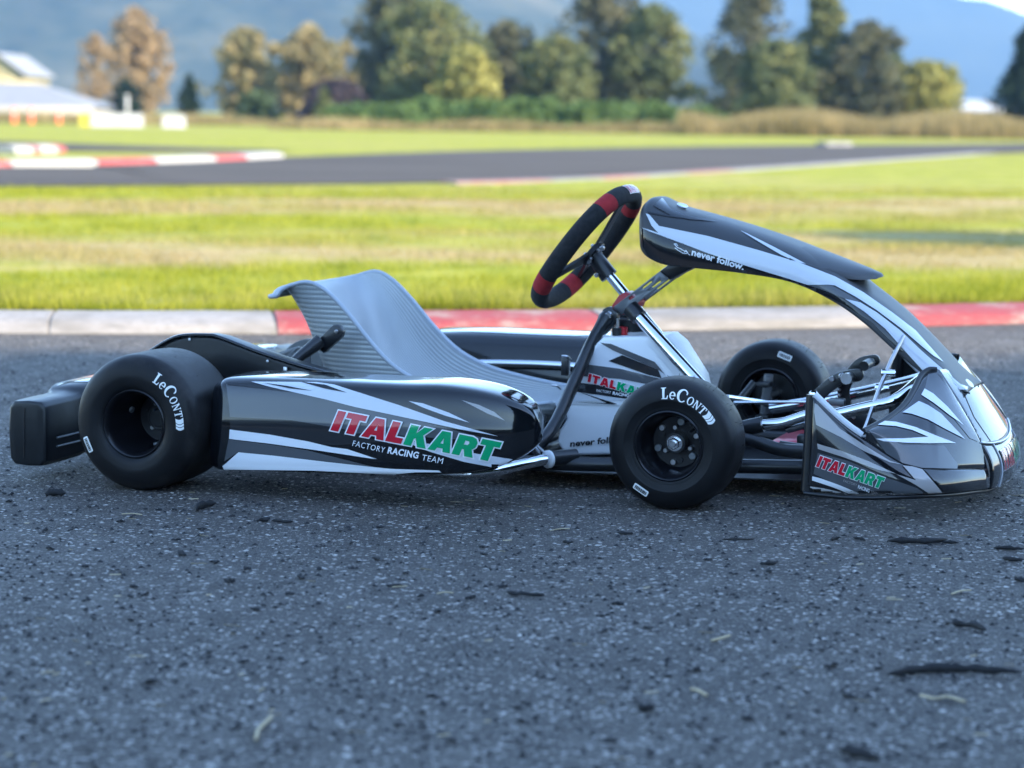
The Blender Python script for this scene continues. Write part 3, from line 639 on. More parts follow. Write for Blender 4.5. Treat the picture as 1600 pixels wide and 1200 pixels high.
for px, lb in ((22, 'orange post nearest the left edge, before the white hall'), (49, 'middle of the three orange posts before the hall'), (92, 'orange post closest to the yellow barrier end')):
    p = at_ground(px, 118); root = empty('orange_post', p, label=lb, category='post', group='orange posts before the hall')
    V, F = lathe_geo([(0, 0.0), (0, 0.16), (0.05, 0.16), (0.06, 0.11), (0.75, 0.10), (0.80, 0.0)], 14)
    V = [(x, z, y) for x, y, z in V]; mesh_obj('post_body', V, F, 'orange', root)
    V, F = lathe_geo([(0.45, 0.112), (0.60, 0.110)], 14); mesh_obj('white_band', [(x, z, y) for x, y, z in V], F, 'barrier_white', root)
def barrier(px0, px1, D, h, label, yellow=False):
    a, b = at_ground(px0, D), at_ground(px1, D); L = b.x-a.x; root = empty('barrier', a, label=label, category='barrier', group='white trackside barriers')
    k = max(2, round(L/1.1)); w = L/k
    for i in range(k):
        if yellow and i == 0: w = L/k*0.45
        elif yellow: w = L/k
        sec = [(0, 0), (0.5, 0), (0.5, 0.12*h), (0.36, 0.35*h), (0.33, h), (0.17, h), (0.14, 0.35*h), (0, 0.12*h)]
        rows = [[(i*w+0.015-(0 if i or not yellow else -L/k*0.55), y, z) for y, z in sec], [((i+1)*w-0.015-(0 if i or not yellow else -L/k*0.55), y, z) for y, z in sec]]; V, F = grid(rows, closed_v=True); F += [tuple(range(8)), tuple(range(15, 7, -1))]
        mesh_obj('segment', V, F, 'yellow' if yellow and i == 0 else 'barrier_white', root, smooth=False)
barrier(101, 222, 101, 0.58, 'long white barrier with a yellow left end', True)
barrier(253, 288, 100, 0.55, 'short white barrier right of the long one')
p = at_ground(199, 135); tri = empty('white_pole', p, label='thin white pole under the tall bronze tree', category='pole')
V, F = tube_geo([(0, 0, 0), (0, 0, 1.55)], 0.09, 10); mesh_obj('pole_shaft', V, F, 'barrier_white', tri); box('pole_cap', (0, 0, 1.58), (0.24, 0.24, 0.08), 'barrier_white', tri, 0.02)

# ------------------------------------------------------------------ the windbreak behind the camera that shades the asphalt
SH = 13.0; off_ = Vector((-math.sin(SUN_AZ), math.cos(SUN_AZ), 0))*(SH/math.tan(SUN_EL))
def copy_thing(root, loc, rz, sc=1.0, xy=1.0, **props):
    c = root.copy(); col.objects.link(c); c.location = loc; c.rotation_euler.z = rz; c.scale = (xy, xy, sc)
    for ch in root.children:
        d_ = ch.copy(); col.objects.link(d_); d_.parent = c
    for k, v in props.items(): c[k] = v
    return c
first = None; i = 0; xe = -15.0
while xe < 17:
    e_ = Vector((xe, 6.85 + 0.21*xe, 0)); b = e_ - off_
    lb = 'columnar dark conifer in the windbreak beside the track'
    if first is None:
        first = tree('windbreak_tree', lb, b, SH, 2.3, 'leaf_dark', 'column', nclump=330, per=44, size=0.17, low=0.0, group='windbreak conifers')
    else: copy_thing(first, b, random.random()*6, random.uniform(0.975, 1.015))
    xe += 1.05; i += 1
fr = tree('fir_tree', 'tall fir rising above the windbreak', Vector((3.9, 13.6, 0)) - Vector((-math.sin(SUN_AZ), math.cos(SUN_AZ), 0))*(18.5/math.tan(SUN_EL)), 19.5, 3.4, 'leaf_dark', 'column', nclump=260, per=44, size=0.2, low=0.0)
for i in range(26):
    a_ = R(-84 + i*4.2); d_ = 84 + 5*math.sin(i*2.3)
    copy_thing(fr, (math.sin(a_)*d_, -math.cos(a_)*d_, 0), i*1.1, 0.20+0.05*math.sin(i*1.7), xy=2.4, label='small conifer at the far edge of the paddock', group='paddock conifers')
# ================================================================== THE KART
kart = empty('go_kart', (KX, KY, 0), KPSI, label='black and silver racing go-kart with silver seat parked on the shaded asphalt', category='go-kart')
V3 = Vector
# ------------------------------------------------------------------ wheels
SERIF = {
 'L': (.70, [[(0, 0), (.62, 0), (.67, .32), (.60, .32), (.50, .09), (.32, .09), (.32, .92), (.44, .94), (.44, 1), (0, 1), (0, .94), (.11, .92), (.11, .08), (0, .06)]]),
 'T': (.80, [[(.20, 0), (.60, 0), (.60, .06), (.50, .08), (.50, .90), (.66, .90), (.72, .70), (.79, .70), (.77, 1), (.03, 1), (.01, .70), (.08, .70), (.14, .90), (.30, .90), (.30, .08), (.20, .06)]]),
 'N': (.90, [[(0, 0), (.30, 0), (.30, .06), (.20, .08), (.20, .74), (.64, 0), (.77, 0), (.77, .92), (.87, .94), (.87, 1), (.57, 1), (.57, .94), (.67, .92), (.67, .30), (.26, 1), (0, 1), (0, .94), (.09, .92), (.09, .08), (0, .06)]]),
 'O': (.92, [[(.44+.44*math.cos(a*PI/12), .5+.52*math.sin(a*PI/12)) for a in range(24)], [(.44+.25*math.cos(a*PI/12), .5+.44*math.sin(a*PI/12)) for a in range(24)]]),
 'C': (.86, [[(.46+.46*math.cos(R(a)), .5+.52*math.sin(R(a))) for a in range(40, 321, 14)] + [(.50+.28*math.cos(R(a)), .5+.43*math.sin(R(a))) for a in range(318, 37, -14)] + [(.72, .68), (.80, .66)]]),
 'e': (.62, [[(.30+.30*math.cos(R(a)), .33+.35*math.sin(R(a))) for a in range(0, 330, 15)] + [(.31+.17*math.cos(R(a)), .33+.28*math.sin(R(a))) for a in range(320, 185, -15)] + [(.14, .30), (.60, .30)], [(.15, .37), (.43, .37), (.40, .52), (.31, .60), (.20, .52)]]),
}
def wheel(name, x, y, Rt, hw, sgn, lip, a_text, a_code, text=True, code_inner=None, hub='rear', label=None):
    """sgn = -1: outer side towards -y"""
    root = empty(name, (x, y, Rt-0.0015), parent=kart)
    if label: root['label'] = label
    k = hw/0.105
    half = [(-lip, .0655), (-lip-.007, .0700), (-(hw-.0035), .0765), (-(hw-.0008), .087), (-hw, .098*Rt/.139), (-(hw-.003), .113*Rt/.139), (-(hw-.010), .1265*Rt/.139), (-(hw-.024), .1355*Rt/.139), (-(hw-.045), .1385*Rt/.139), (0, Rt)]
    pr = cr([(a*1.0, b, 0) for a, b in half], 44); pr = [(p[0], p[1]) for p in pr]
    full = pr + [(-a, b) for a, b in reversed(pr[:-1])]
    V, F = lathe_geo(full, 96)
    V = [V3((vx, vy, max(vz, -Rt+0.0015))) for vx, vy, vz in V]     # the tread flattens where it stands
    ty = mesh_obj('tyre', V, F, 'rubber', root); bmr = bmesh.new(); bmr.from_mesh(ty.data); bmesh.ops.recalc_face_normals(bmr, faces=bmr.faces); bmr.to_mesh(ty.data); bmr.free()
    ty.data.polygons.foreach_set('use_smooth', [True]*len(ty.data.polygons))
    s = 1 if sgn < 0 else -1
    depth = {'rear': 0.022, 'front': 0.006}[hub]
    rp = [(-lip+.002, .0665), (-lip-.007, .0695), (-lip-.009, .067), (-lip-.006, .0635), (-lip+.008, .060), (-lip+.016, .0565), (depth-.006, .0545), (depth, .050), (depth+.002, .022), (depth+.002, .0)]
    bp = [(depth+.004, .058), (lip-.016, .0565), (lip-.008, .060), (lip+.006, .0635), (lip+.009, .067), (lip+.007, .0695), (lip-.002, .0665)]
    rows = [(a*s, b) for a, b in rp]; V, F = lathe_geo(rows, 64); n0 = len(V); V2, F2 = lathe_geo([(a*s, b) for a, b in bp], 64)
    V = list(V) + list(V2); F = list(F) + [tuple(n0+i for i in f) for f in F2]
    sharp(mesh_obj('rim', V, F, 'rim_black', root), 40)
    # bolts and valve
    for q in range(3):
        a = R(90+120*q+ (8 if hub == 'front' else 20)); disc('bolt', (math.cos(a)*.029, s*(depth-.005), math.sin(a)*.029), (0, 1, 0), .005, .010, 'steel', root, 6, .0008)
        a2 = a + R(60); disc('rim_hole', (math.cos(a2)*.036, s*(depth-.0015), math.sin(a2)*.036), (0, 1, 0), .0065, .004, 'print_black', root, 14, 0)
    tube('valve', [(.043, s*(-lip+.02), .032), (.038, s*(-lip+.004), .028)], .0028, 'satin_black', root, 8)
    if hub == 'front':
        disc('hub', (0, s*(depth-.010), 0), (0, 1, 0), .021, .022, 'satin_black', root, 28)
        for q in range(6):
            a = R(20+60*q); disc('hub_lug', (math.cos(a)*.041, s*(depth-.004), math.sin(a)*.041), (0, 1, 0), .0075 if q % 2 else .006, .007, 'grey_metal' if q % 2 else 'steel', root, 12, .001)
        disc('washer', (0, s*(depth-.0225), 0), (0, 1, 0), .0165, .004, 'chrome', root, 28)
        disc('axle_nut', (0, s*(depth-.029), 0), (0, 1, 0), .0125, .012, 'chrome', root, 6, .0015)
        disc('axle_end', (0, s*(depth-.036), 0), (0, 1, 0), .0065, .012, 'steel', root, 16)
    else:
        disc('hub', (0, s*(depth-.006), 0), (0, 1, 0), .026, .016, 'satin_black', root, 28)
        disc('axle_end', (0, s*(depth-.004), 0), (0, 1, 0), .0185, .028, 'satin_black', root, 24)
        for q in range(3):
            a = R(40+120*q); disc('rim_clip', (math.cos(a)*.050, s*(-0.02), math.sin(a)*.050), (math.cos(a), 0, math.sin(a)), .007, .006, 'grey_metal', root, 8)
    T = Target([ty]); cast = lambda u, v: (V3((u, -s*1.0, v)), V3((0, s*1.0, 0)))
    if text:
        h = .0215; rb = Rt*0.715; ang = a_text
        def pol(xx, yy, a0): aa = a0 - xx*h/(rb+.5*h); rr = rb + yy*h; return (math.cos(aa)*rr, math.sin(aa)*rr)
        x0 = 0.0
        for c, sc in (('L', 1.0), ('e', 1.0), ('C', 1.12), ('O', .72), ('N', .72), ('T', .72)):
            w, loops = SERIF[c]
            L = [[pol(x0 + px_*sc, py_*sc - (.06 if sc > 1 else 0), ang) for px_, py_ in l2] for l2 in loops]
            lay('sidewall_letter', [L], 'print_white', T, root, .0006, .004, cast); x0 += (w+.09)*sc
        for g0, g1 in ((0.02, .46), (.52, .74), (.80, 1.05)):       # crescents after the name
            arc = [(x0 + g0 + .16*math.sin(i/8*PI), i/8*.72) for i in range(9)] + [(x0 + g1 + .16*math.sin(i/8*PI), i/8*.72) for i in range(8, -1, -1)]
            lay('sidewall_mark', [[[pol(a, b, ang) for a, b in arc]]], 'print_white', T, root, .0006, .004, cast)
    if a_code is not None:
        r0 = Rt*0.80; w2, h2 = .0165, .0065
        if code_inner: cast = lambda u, v: (V3((u, s*1.0, v)), V3((0, -s*1.0, 0)))
        ca, sa = math.cos(a_code), math.sin(a_code)
        q = lambda xx, yy: (ca*(r0+yy) - sa*xx*-1, sa*(r0+yy) + ca*xx*-1)
        rr_ = .0025; rect = []
        for cx_, cy_, a0 in ((w2-rr_, h2-rr_, 0), (-w2+rr_, h2-rr_, 90), (-w2+rr_, -h2+rr_, 180), (w2-rr_, -h2+rr_, 270)):
            rect += [q(cx_ + rr_*math.cos(R(a0+b)), cy_ + rr_*math.sin(R(a0+b))) for b in (0, 30, 60, 90)]
        lay('barcode_label', [[rect]], 'print_white', T, root, .0006, .004, cast)
        xx = -w2+.003; bars = []
        rs = random.Random(3)
        while xx < w2-.004:
            bw = rs.choice((.0007, .0012, .0018)); bars.append([[q(xx, -h2*.55), q(xx+bw, -h2*.55), q(xx+bw, h2*.55), q(xx, h2*.55)]]); xx += bw + rs.choice((.0007, .0011))
        lay('barcode_bars', bars, 'print_black', T, root, .0009, .004, cast)
    # moulding whiskers standing off the tread
    Vw, Fw = [], []
    rs = random.Random(int(abs(x*100)+abs(y*10)))
    for q_ in range(46):
        a = rs.random()*2*PI
        if math.sin(a) < -0.8: continue
        yy = rs.choice((-1, -.45, .45, 1))*(hw-.05)*rs.uniform(.8, 1.0)
        rr = Rt - .0015; p0 = V3((math.cos(a)*rr, yy, math.sin(a)*rr)); p1 = p0 + V3((math.cos(a)+rs.uniform(-.8, .8), rs.uniform(-.8, .8), math.sin(a)+rs.uniform(-.8, .8)))*.004
        v2, f2 = tube_geo([p0, p1], [.0006, .0003], 4); b0 = len(Vw); Vw += v2; Fw += [tuple(b0+i for i in f) for f in f2]
    mesh_obj('tread_whiskers', Vw, Fw, 'rubber', root)
    return root
YR, YF = 0.600, 0.419
wheel('rear_wheel', 0, -YR, .139, .1055, -1, .090, R(62), R(205), label='wide right rear wheel with white sidewall lettering')
wheel('rear_wheel', 0, YR, .139, .1055, 1, .090, R(62), None, text=False, label='wide left rear wheel hidden behind the seat')
wheel('front_wheel', 1.05, -YF, .1295, .068, -1, .056, R(99), R(239), hub='front', label='right front wheel with white sidewall lettering and bright axle nut')
wheel('front_wheel', 1.05, YF, .1295, .068, 1, .056, R(99), R(70), text=False, code_inner=True, hub='front', label='left front wheel seen from its inner side')
# ------------------------------------------------------------------ rear axle, frame, floor
tube('rear_axle', [(0, -.56, .139), (0, .56, .139)], .025, 'grey_metal', kart, 20)
for y in (-.30, .30): box('axle_bearing', (0, y, .139), (.09, .035, .09), 'satin_black', kart, .012)
disc('brake_disc', (.0, .16, .139), (0, 1, 0), .095, .012, 'grey_metal', kart, 40)
fr_ = 'satin_black'
for s in (-1, 1):
    tube('frame_rail', [(-.20, .31*s, .075), (.0, .31*s, .085), (.2, .31*s, .055), (.6, .305*s, .050), (.80, .30*s, .052), (1.0, .25*s, .055), (1.25, .20*s, .060), (1.36, .19*s, .065)], .015, fr_, kart, 12, 40)
tube('frame_cross_tube', [(.66, -.30, .046), (.66, .30, .046)], .014, fr_, kart)
tube('frame_cross_tube', [(.20, -.31, .055), (.20, .31, .055)], .015, fr_, kart)
tube('frame_cross_tube', [(-.20, -.31, .075), (-.20, .31, .075)], .015, fr_, kart)
tube('frame_cross_tube', [(1.02, -.34, .075), (1.02, -.2, .058), (1.02, .2, .058), (1.02, .34, .075)], .015, fr_, kart, 12, 24)
prism('floor_tray', [(.60, -.29), (.80, -.29), (1.02, -.24), (1.30, -.19), (1.34, .19), (1.02, .24), (.80, .29), (.60, .29)], .030, .033, 'satin_black', kart, to3=lambda u, v, w: (u, v, w))
prism('heel_plate', [(1.16, -.12), (1.30, -.12), (1.30, .12), (1.16, .12)], .088, .092, 'red_anodised', kart, to3=lambda u, v, w: (u, v, w))
# front spindles and steering linkage
for s in (-1, 1):
    tube('kingpin', [(1.045, .335*s, .075), (1.055, .33*s, .185)], .011, 'grey_metal', kart)
    tube('stub_axle', [(1.05, .335*s, .13), (1.05, (YF+.01)*s, .13)], .0125, 'steel', kart)
    box('yoke', (1.05, .315*s, .165), (.03, .05, .012), 'satin_black', kart, .003); box('yoke', (1.05, .315*s, .090), (.03, .05, .012), 'satin_black', kart, .003)
    tube('yoke_strut', [(1.03, .30*s, .168), (.99, .27*s, .11), (.95, .262*s, .066)], .010, fr_, kart, 10)
    tube('steering_arm', [(1.05, .325*s, .12), (1.13, .30*s, .112)], .008, 'satin_black', kart)
    tube('tie_rod', [(1.13, .30*s, .118), (1.035, .03*s, .165)], .0065, 'chrome', kart)
    disc('rod_end', (1.13, .30*s, .118), (0, 0, 1), .011, .016, 'steel', kart, 12)
tube('brake_rod', [K(1147, 629, -.10), K(1264, 628, -.10)], .0035, 'chrome', kart, 8)
# black and bright tubes between the front wheel and the nose
tube('bumper_socket', [K(1150, 672, -.27), K(1192, 663, -.27)], .0165, 'satin_black', kart, 14)
tube('lower_front_bumper', [K(1188, 664, -.27), K(1225, 660, -.27), K(1262, 648, -.27), K(1290, 642, -.25)], .0105, 'chrome', kart, 14, 20)
tube('nose_support_tube', [K(1150, 684, -.30), K(1180, 690, -.30), K(1222, 703, -.31), K(1275, 706, -.33)], .0135, fr_, kart, 12, 20)
tube('nose_support_tube', [K(1218, 700, -.30), K(1300, 712, -.30)], .0155, fr_, kart, 12)
box('tube_clamp', K(1258, 690, -.22), (.030, .03, .030), 'satin_black', kart, .005)
UB = [K(1230, 668, -.18), K(1290, 652, -.19), K(1340, 640, -.20), K(1398, 625, -.20), K(1434, 597, -.10)]
tube('upper_front_bumper', UB + [V3((UB[-1].x-.005, .12, UB[-1].z+.004)), V3((UB[3].x-.02, .20, UB[3].z)), V3((UB[1].x-.05, .19, UB[1].z-.004)), V3((UB[0].x-.12, .18, UB[0].z-.01))], .0125, 'chrome', kart, 14, 70)
tube('bumper_upright', [UB[3], V3((UB[3].x+.005, UB[3].y, .06))], .012, 'satin_black', kart)
# pedals
def arm(name, pts, w, y0, y1, holes=()):
    P = cr([(a, b, 0) for a, b in pts], 18); L, Rr = [], []
    for i, p in enumerate(P):
        tn = np.array(P[min(i+1, 17)]) - np.array(P[max(i-1, 0)]); tn /= np.linalg.norm(tn[:2]); nn = np.array([-tn[1], tn[0]]); L.append((p[0]+nn[0]*w, p[1]+nn[1]*w)); Rr.append((p[0]-nn[0]*w, p[1]-nn[1]*w))
    e0, e1 = P[0], P[-1]; cap = []
    t1 = np.array(P[-1])-np.array(P[-2]); a1 = math.atan2(t1[1], t1[0])
    cap = [(e1[0]+w*math.cos(a1+R(q)), e1[1]+w*math.sin(a1+R(q))) for q in (60, 30, 0, -30, -60)]
    return prism(name, L + cap + list(reversed(Rr)), y0, y1, 'satin_black', kart, .0012, to3=lambda u, v, w_: (u, w_, v))
def k2(px, py, Y): p = K(px, py, Y); return (p.x, p.z)
p1 = arm('pedal', [k2(1262, 640, .06), k2(1285, 612, .06), k2(1312, 592, .06), k2(1340, 586, .06)], .0135, .055, .067)
disc('pedal_bolt', K(1316, 588, .05), (0, 1, 0), .008, .012, 'chrome', kart, 6); disc('pedal_bolt', K(1300, 592, .05), (0, 1, 0), .006, .010, 'steel', kart, 12)
p2 = arm('pedal', [k2(1338, 668, .10), k2(1324, 640, .10), k2(1318, 612, .10), k2(1328, 588, .10), k2(1345, 568, .10), k2(1366, 563, .10)], .0125, .095, .107)
tube('foot_rest', [K(1322, 592, .02), K(1334, 588, .09)], .012, 'steel', kart)
tube('foot_rest', [K(1350, 572, .04), K(1366, 563, .12)], .0105, 'satin_black', kart); disc('pedal_bolt', K(1362, 565, .09), (0, 1, 0), .009, .008, 'chrome', kart, 12)
for px, py in ((1312, 609), (1312, 617), (1313, 601)): disc('pedal_bolt', K(px, py, .093), (0, 1, 0), .0032, .004, 'steel', kart, 10)
box('pedal_stop', K(1308, 628, .0), (.035, .02, .016), 'grey_metal', kart, .004)
arm('pedal_mount', [k2(1328, 646, .0), k2(1345, 655, .0), k2(1368, 670, .0)], .017, -.006, .006)
for px, py in ((1330, 645), (1334, 652)): disc('pedal_bolt', K(px, py, -.008), (0, 1, 0), .004, .006, 'steel', kart, 8)
disc('ball_knob', K(1271, 617, -.12), (0, .2, 1), .010, .016, 'chrome', kart, 18, .004)
tube('bodywork_stay', [K(1350, 674, -.24), K(1372, 612, -.20), K(1394, 560, -.16), K(1412, 525, -.12)], .0042, 'steel', kart, 8)
for px, py in ((1388, 583), (1378, 606)): disc('stay_clamp', K(px, py, -.175), (1, .2, 0), .0075, .028, 'chrome', kart, 8)
# ------------------------------------------------------------------ seat
rim_ = [(.070, .362), (.084, .380), (.112, .392), (.150, .392), (.190, .370), (.235, .328), (.290, .268), (.350, .216), (.430, .181), (.540, .160), (.640, .150), (.705, .158)]
cen_ = [(.034, .356), (.048, .374), (.066, .376), (.084, .340), (.110, .285), (.136, .215), (.180, .125), (.250, .066), (.360, .046), (.500, .062), (.620, .095), (.690, .122)]
hw_ = [.205, .200, .192, .187, .184, .184, .186, .190, .190, .182, .172, .160]
yc = .018
def seat_rows(offset):
    rows = []
    for (rx, rz), (cx, cz), hw in zip(rim_, cen_, hw_):
        r = []
        for j in range(21):
            ph = PI*j/20; c, s = math.cos(ph), math.sin(ph); a = math.copysign(abs(c)**0.62, -c); b = abs(s)**0.70
            r.append(np.array([rx + (cx-rx)*b, yc + hw*a, rz + (cz-rz)*b]))
        rows.append(r)
    return rows
rows = resample(seat_rows(0), 60, 45)
A = np.array(rows); dU = np.gradient(A, axis=0); dV = np.gradient(A, axis=1); N_ = np.cross(dU, dV); N_ /= np.maximum(np.linalg.norm(N_, axis=2, keepdims=True), 1e-9)
mid_n = N_[30, 22]; N_ *= -1 if mid_n[2] > 0 else 1           # outwards: below the pan
O_ = A + N_*.0075
nu, nv = 60, 45
V = [tuple(p) for p in A.reshape(-1, 3)] + [tuple(p) for p in O_.reshape(-1, 3)]
F, mi = [], []
for i in range(nu-1):
    for j in range(nv-1):
        a, b, c, d = i*nv+j, i*nv+j+1, (i+1)*nv+j+1, (i+1)*nv+j; F.append((a, b, c, d)); mi.append(0); o = nu*nv; F.append((o+d, o+c, o+b, o+a)); mi.append(1)
edge = [i*nv for i in range(nu)] + [(nu-1)*nv+j for j in range(1, nv)] + [i*nv+nv-1 for i in range(nu-2, -1, -1)] + [j for j in range(nv-2, 0, -1)]
for i in range(len(edge)):
    a, b = edge[i], edge[(i+1) % len(edge)]; F.append((a, b, nu*nv+b, nu*nv+a)); mi.append(2)
me = bpy.data.meshes.new('seat'); me.from_pydata(V, [], F)
for q in ('seat_inside', 'seat_outside', 'seat_edge'): me.materials.append(M[q])
me.polygons.foreach_set('material_index', mi); me.polygons.foreach_set('use_smooth', [True]*len(F))
uvl = me.uv_layers.new(name='UVMap'); arc = np.cumsum(np.r_[0, np.linalg.norm(np.diff(A[:, 5], axis=0), axis=1)])
for li, l in enumerate(me.loops):
    vi = l.vertex_index % (nu*nv); i, j = divmod(vi, nv); uvl.data[li].uv = (j/(nv-1)*0.75, arc[i])
bm_ = bmesh.new(); bm_.from_mesh(me); bmesh.ops.recalc_face_normals(bm_, faces=bm_.faces); bm_.to_mesh(me); bm_.free(); me.update()
seat = link(bpy.data.objects.new('seat', me), kart); sharp(seat, 50)
rim_pts = [tuple(A[i, 0] + N_[i, 0]*.004) for i in range(0, nu, 2)] + [tuple(A[nu-1, j]) for j in range(2, nv-2, 3)] + [tuple(A[i, nv-1] + N_[i, nv-1]*.004) for i in range(nu-1, -1, -2)] + [tuple(A[0, j]) for j in range(nv-3, 2, -3)]
tube('rolled_edge', rim_pts, .0052, 'seat_edge', seat, 10, 140, closed=True)
tube('seat_stay', [K(446, 578, -.30), K(470, 556, -.27), K(500, 533, -.235)], [.011, .012, .016], 'satin_black', kart, 12)
st = prism('seat_stay_end', [k2(492, 537, -.222), k2(523, 507, -.222), k2(533, 508, -.222), k2(539, 517, -.222), k2(537, 525, -.222), k2(508, 552, -.222)], -.232, -.214, 'satin_black', kart, .003, to3=lambda u, v, w: (u, w, v))
disc('seat_bolt', K(526, 518, -.236), (0, 1, 0), .0042, .006, 'steel', kart, 12)
prism('perforated_plate', [k2(425, 556, -.16), k2(440, 549, -.16), k2(466, 541, -.16), k2(486, 545, -.16), k2(486, 580, -.16), k2(425, 580, -.16)], -.165, -.160, 'grey_metal', kart, .001, to3=lambda u, v, w: (u, w, v),
      holes=[[(k2(px, py, -.16)[0] + .0028*math.cos(q), k2(px, py, -.16)[1] + .0028*math.sin(q)) for q in np.linspace(0, 2*PI, 9)[:-1]] for px, py in ((465, 549), (475, 549), (445, 559), (456, 560))])
# ------------------------------------------------------------------ chain guard
cg = [(236, 548), (262, 532), (285, 524), (325, 523), (345, 527), (400, 548), (460, 568), (520, 585), (530, 592), (527, 606)]
top = [k2(a, b, -.40) for a, b in cg]; bot = [(x, .155) for x, z in reversed(top)]
base_loop = top + [(top[-1][0]-.01, .15), (top[0][0]+.02, .16)]
prism('chain_guard', base_loop, -.40, -.345, 'black_plastic', kart, .010, to3=lambda u, v, w: (u, w, v), segs=4)
inn = [k2(a, b, -.405) for a, b in [(252, 548), (290, 533), (330, 532), (400, 558), (440, 572), (447, 577), (447, 600), (300, 600)]]
chain = kart.children[-1]
tube('guard_lip', [V3((x, -.402, z-.001)) for x, z in top[:-1]], .0045, 'gloss_black', kart, 8, 40)
box('guard_bracket', K(446, 584, -.410), (.009, .006, .030), 'steel', kart, .002)
for px, py in ((296, 530), (418, 564)): disc('guard_rivet', K(px, py, -.4035), (0, 1, 0), .0028, .004, 'print_white', kart, 8)
# ------------------------------------------------------------------ rear bumper
def bumper_half(s):
    rows = []
    st = [(.70, -.315, -.225), (.66, -.335, -.20), (.60, -.345, -.185), (.45, -.345, -.19), (.25, -.335, -.20), (.0, -.33, -.205)]
    return st
def rb_sec(y, xb, xf, zt, zb):
    r = .011
    return [(xf, y, zb+.01), (xf, y, zt-r), (xf-.006, y, zt-.004), (xf-r, y, zt), ((xb+xf)/2, y, zt+.002), (xb+r, y, zt), (xb+.005, y, zt-.006), (xb, y, zt-r), (xb-.004, y, (zt+zb)/2), (xb, y, zb+r), (xb+.006, y, zb+.004), (xb+r, y, zb), ((xb+xf)/2, y, zb-.002), (xf-.01, y, zb)]
sts = [(-.663, -.299, -.236, .154, .040), (-.661, -.306, -.227, .161, .034), (-.652, -.308, -.224, .164, .032), (-.60, -.309, -.223, .165, .032), (-.52, -.309, -.222, .167, .034), (-.47, -.320, -.215, .180, .042), (-.30, -.30, -.19, .186, .055), (.0, -.295, -.18, .188, .06)]
sts = sts + [(-y, a, b, c, d) for y, a, b, c, d in reversed(sts[:-1])]
rows = [rb_sec(*q) for q in sts]; rows = [r + [r[0]] for r in rows]
rr = []
for j in range(len(rows[0])): rr.append(cr([r[j] for r in rows], 80))
rows2 = [[rr[j][i] for j in range(len(rr))] for i in range(80)]
V, F = grid(rows2); m_ = len(rows2[0]); F += [tuple(range(m_-1)), tuple(len(V)-2-i for i in range(m_-1))]
rbm = mesh_obj('rear_bumper', V, F, 'black_plastic', kart); bmr = bmesh.new(); bmr.from_mesh(rbm.data); bmesh.ops.remove_doubles(bmr, verts=bmr.verts, dist=1e-5); bmesh.ops.recalc_face_normals(bmr, faces=bmr.faces); bmr.to_mesh(rbm.data); bmr.free(); sharp(rbm, 42)
tube('bumper_seam', [(-.274, -.6640, .048), (-.272, -.6640, .150)], .0008, 'print_black', rbm, 6)
for z in (.080, .098): tube('bumper_slot', [(-.2225, -.62, z-.012), (-.2215, -.53, z-.012)], .0025, 'grey_metal', rbm, 6)
lay('bumper_top_plate', [[[(-.297, -.50), (-.285, -.46), (-.20, -.44), (-.195, 0), (-.195, .44), (-.285, .46), (-.297, .50), (-.28, 0)]]], 'decal_grey', Target([rbm]), rbm, .0008, .02, cast=lambda u, v: (V3((u, v, 1)), V3((0, 0, -1))))
for s in (-1, 1): tube('bumper_mount', [(-.20, .28*s, .078), (-.30, .28*s, .10)], .012, fr_, kart)
# ------------------------------------------------------------------ side pods
def side_pod(name, s, label):
    root = empty(name, (0, 0, 0), parent=kart, label=label)
    top = [(.150, .226), (.175, .233), (.30, .2385), (.42, .239), (.54, .240), (.60, .242)]
    bot = [(.150, .046), (.175, .045), (.30, .051), (.42, .056), (.54, .062), (.60, .065)]
    rows = []; yo = [.640, .648, .655, .656, .656, .655]; KY_ = [1.0]*6
    for q in range(0, 12):
        a = R(min(89.0, 8+7.4*q)); c = math.cos(a)**0.8; x = .60 + .213*math.sin(a)
        top.append((x, .156 + .0865*c)); bot.append((x, .156 - .090*c)); yo.append(.654 - .010*math.sin(a)); KY_.append(math.cos(a)**1.0)
    for (x, zt), (_, zb), y, ky in zip(top, bot, yo, KY_):
        h = zt-zb; k = min(1, h/.17)
        r = [(x, y-.23, zt-.030*k), (x, y-.19, zt-.004*k), (x, y-.12, zt+.000), (x, y-.050, zt-.001*k), (x, y-.024, zt-.008*k), (x, y-.013, zt-.022*k), (x, y-.006, zt-.055*k), (x, y, (zt+zb)/2), (x, y+.001, zb+.045*k), (x, y-.001, zb+.016*k), (x, y-.016, zb+.001*k), (x, y-.12, zb+.004*k), (x, y-.22, zb+.020*k)]
        r = [(a, .555 + (b-.555)*ky, c) for a, b, c in r]
        rows.append([(a, -b, c) for a, b, c in r])
    G2 = resample(rows, 90, 56)
    # rounded rear lip, then the closed rear face
    first_ = [np.array(p) for p in G2[0]]; c0 = np.mean(first_, axis=0)
    back = [[p + (c0-p)*0.05 + np.array([-.010, 0, 0]) for p in first_], [p + (c0-p)*0.10 + np.array([-.012, 0, 0]) for p in first_]]
    G3 = [back[1], back[0]] + G2
    V, F = grid(G3, flip=True); m_ = len(G3[0]); F.append(tuple(range(m_)))
    V.append(tuple(np.mean(np.array(G3[-1]), axis=0))); b0 = (len(G3)-1)*m_
    # inner side closed with a flat wall
    for i in range(len(G3)-1): F.append((i*m_, i*m_+m_-1, (i+1)*m_+m_-1, (i+1)*m_))
    if s > 0: V = [(x, -y, z) for x, y, z in V]
    o = mesh_obj('pod_shell', V, F, 'gloss_black', root); b = bmesh.new(); b.from_mesh(o.data); bmesh.ops.recalc_face_normals(b, faces=b.faces); b.to_mesh(o.data); b.free(); sharp(o, 60)
    return root, o
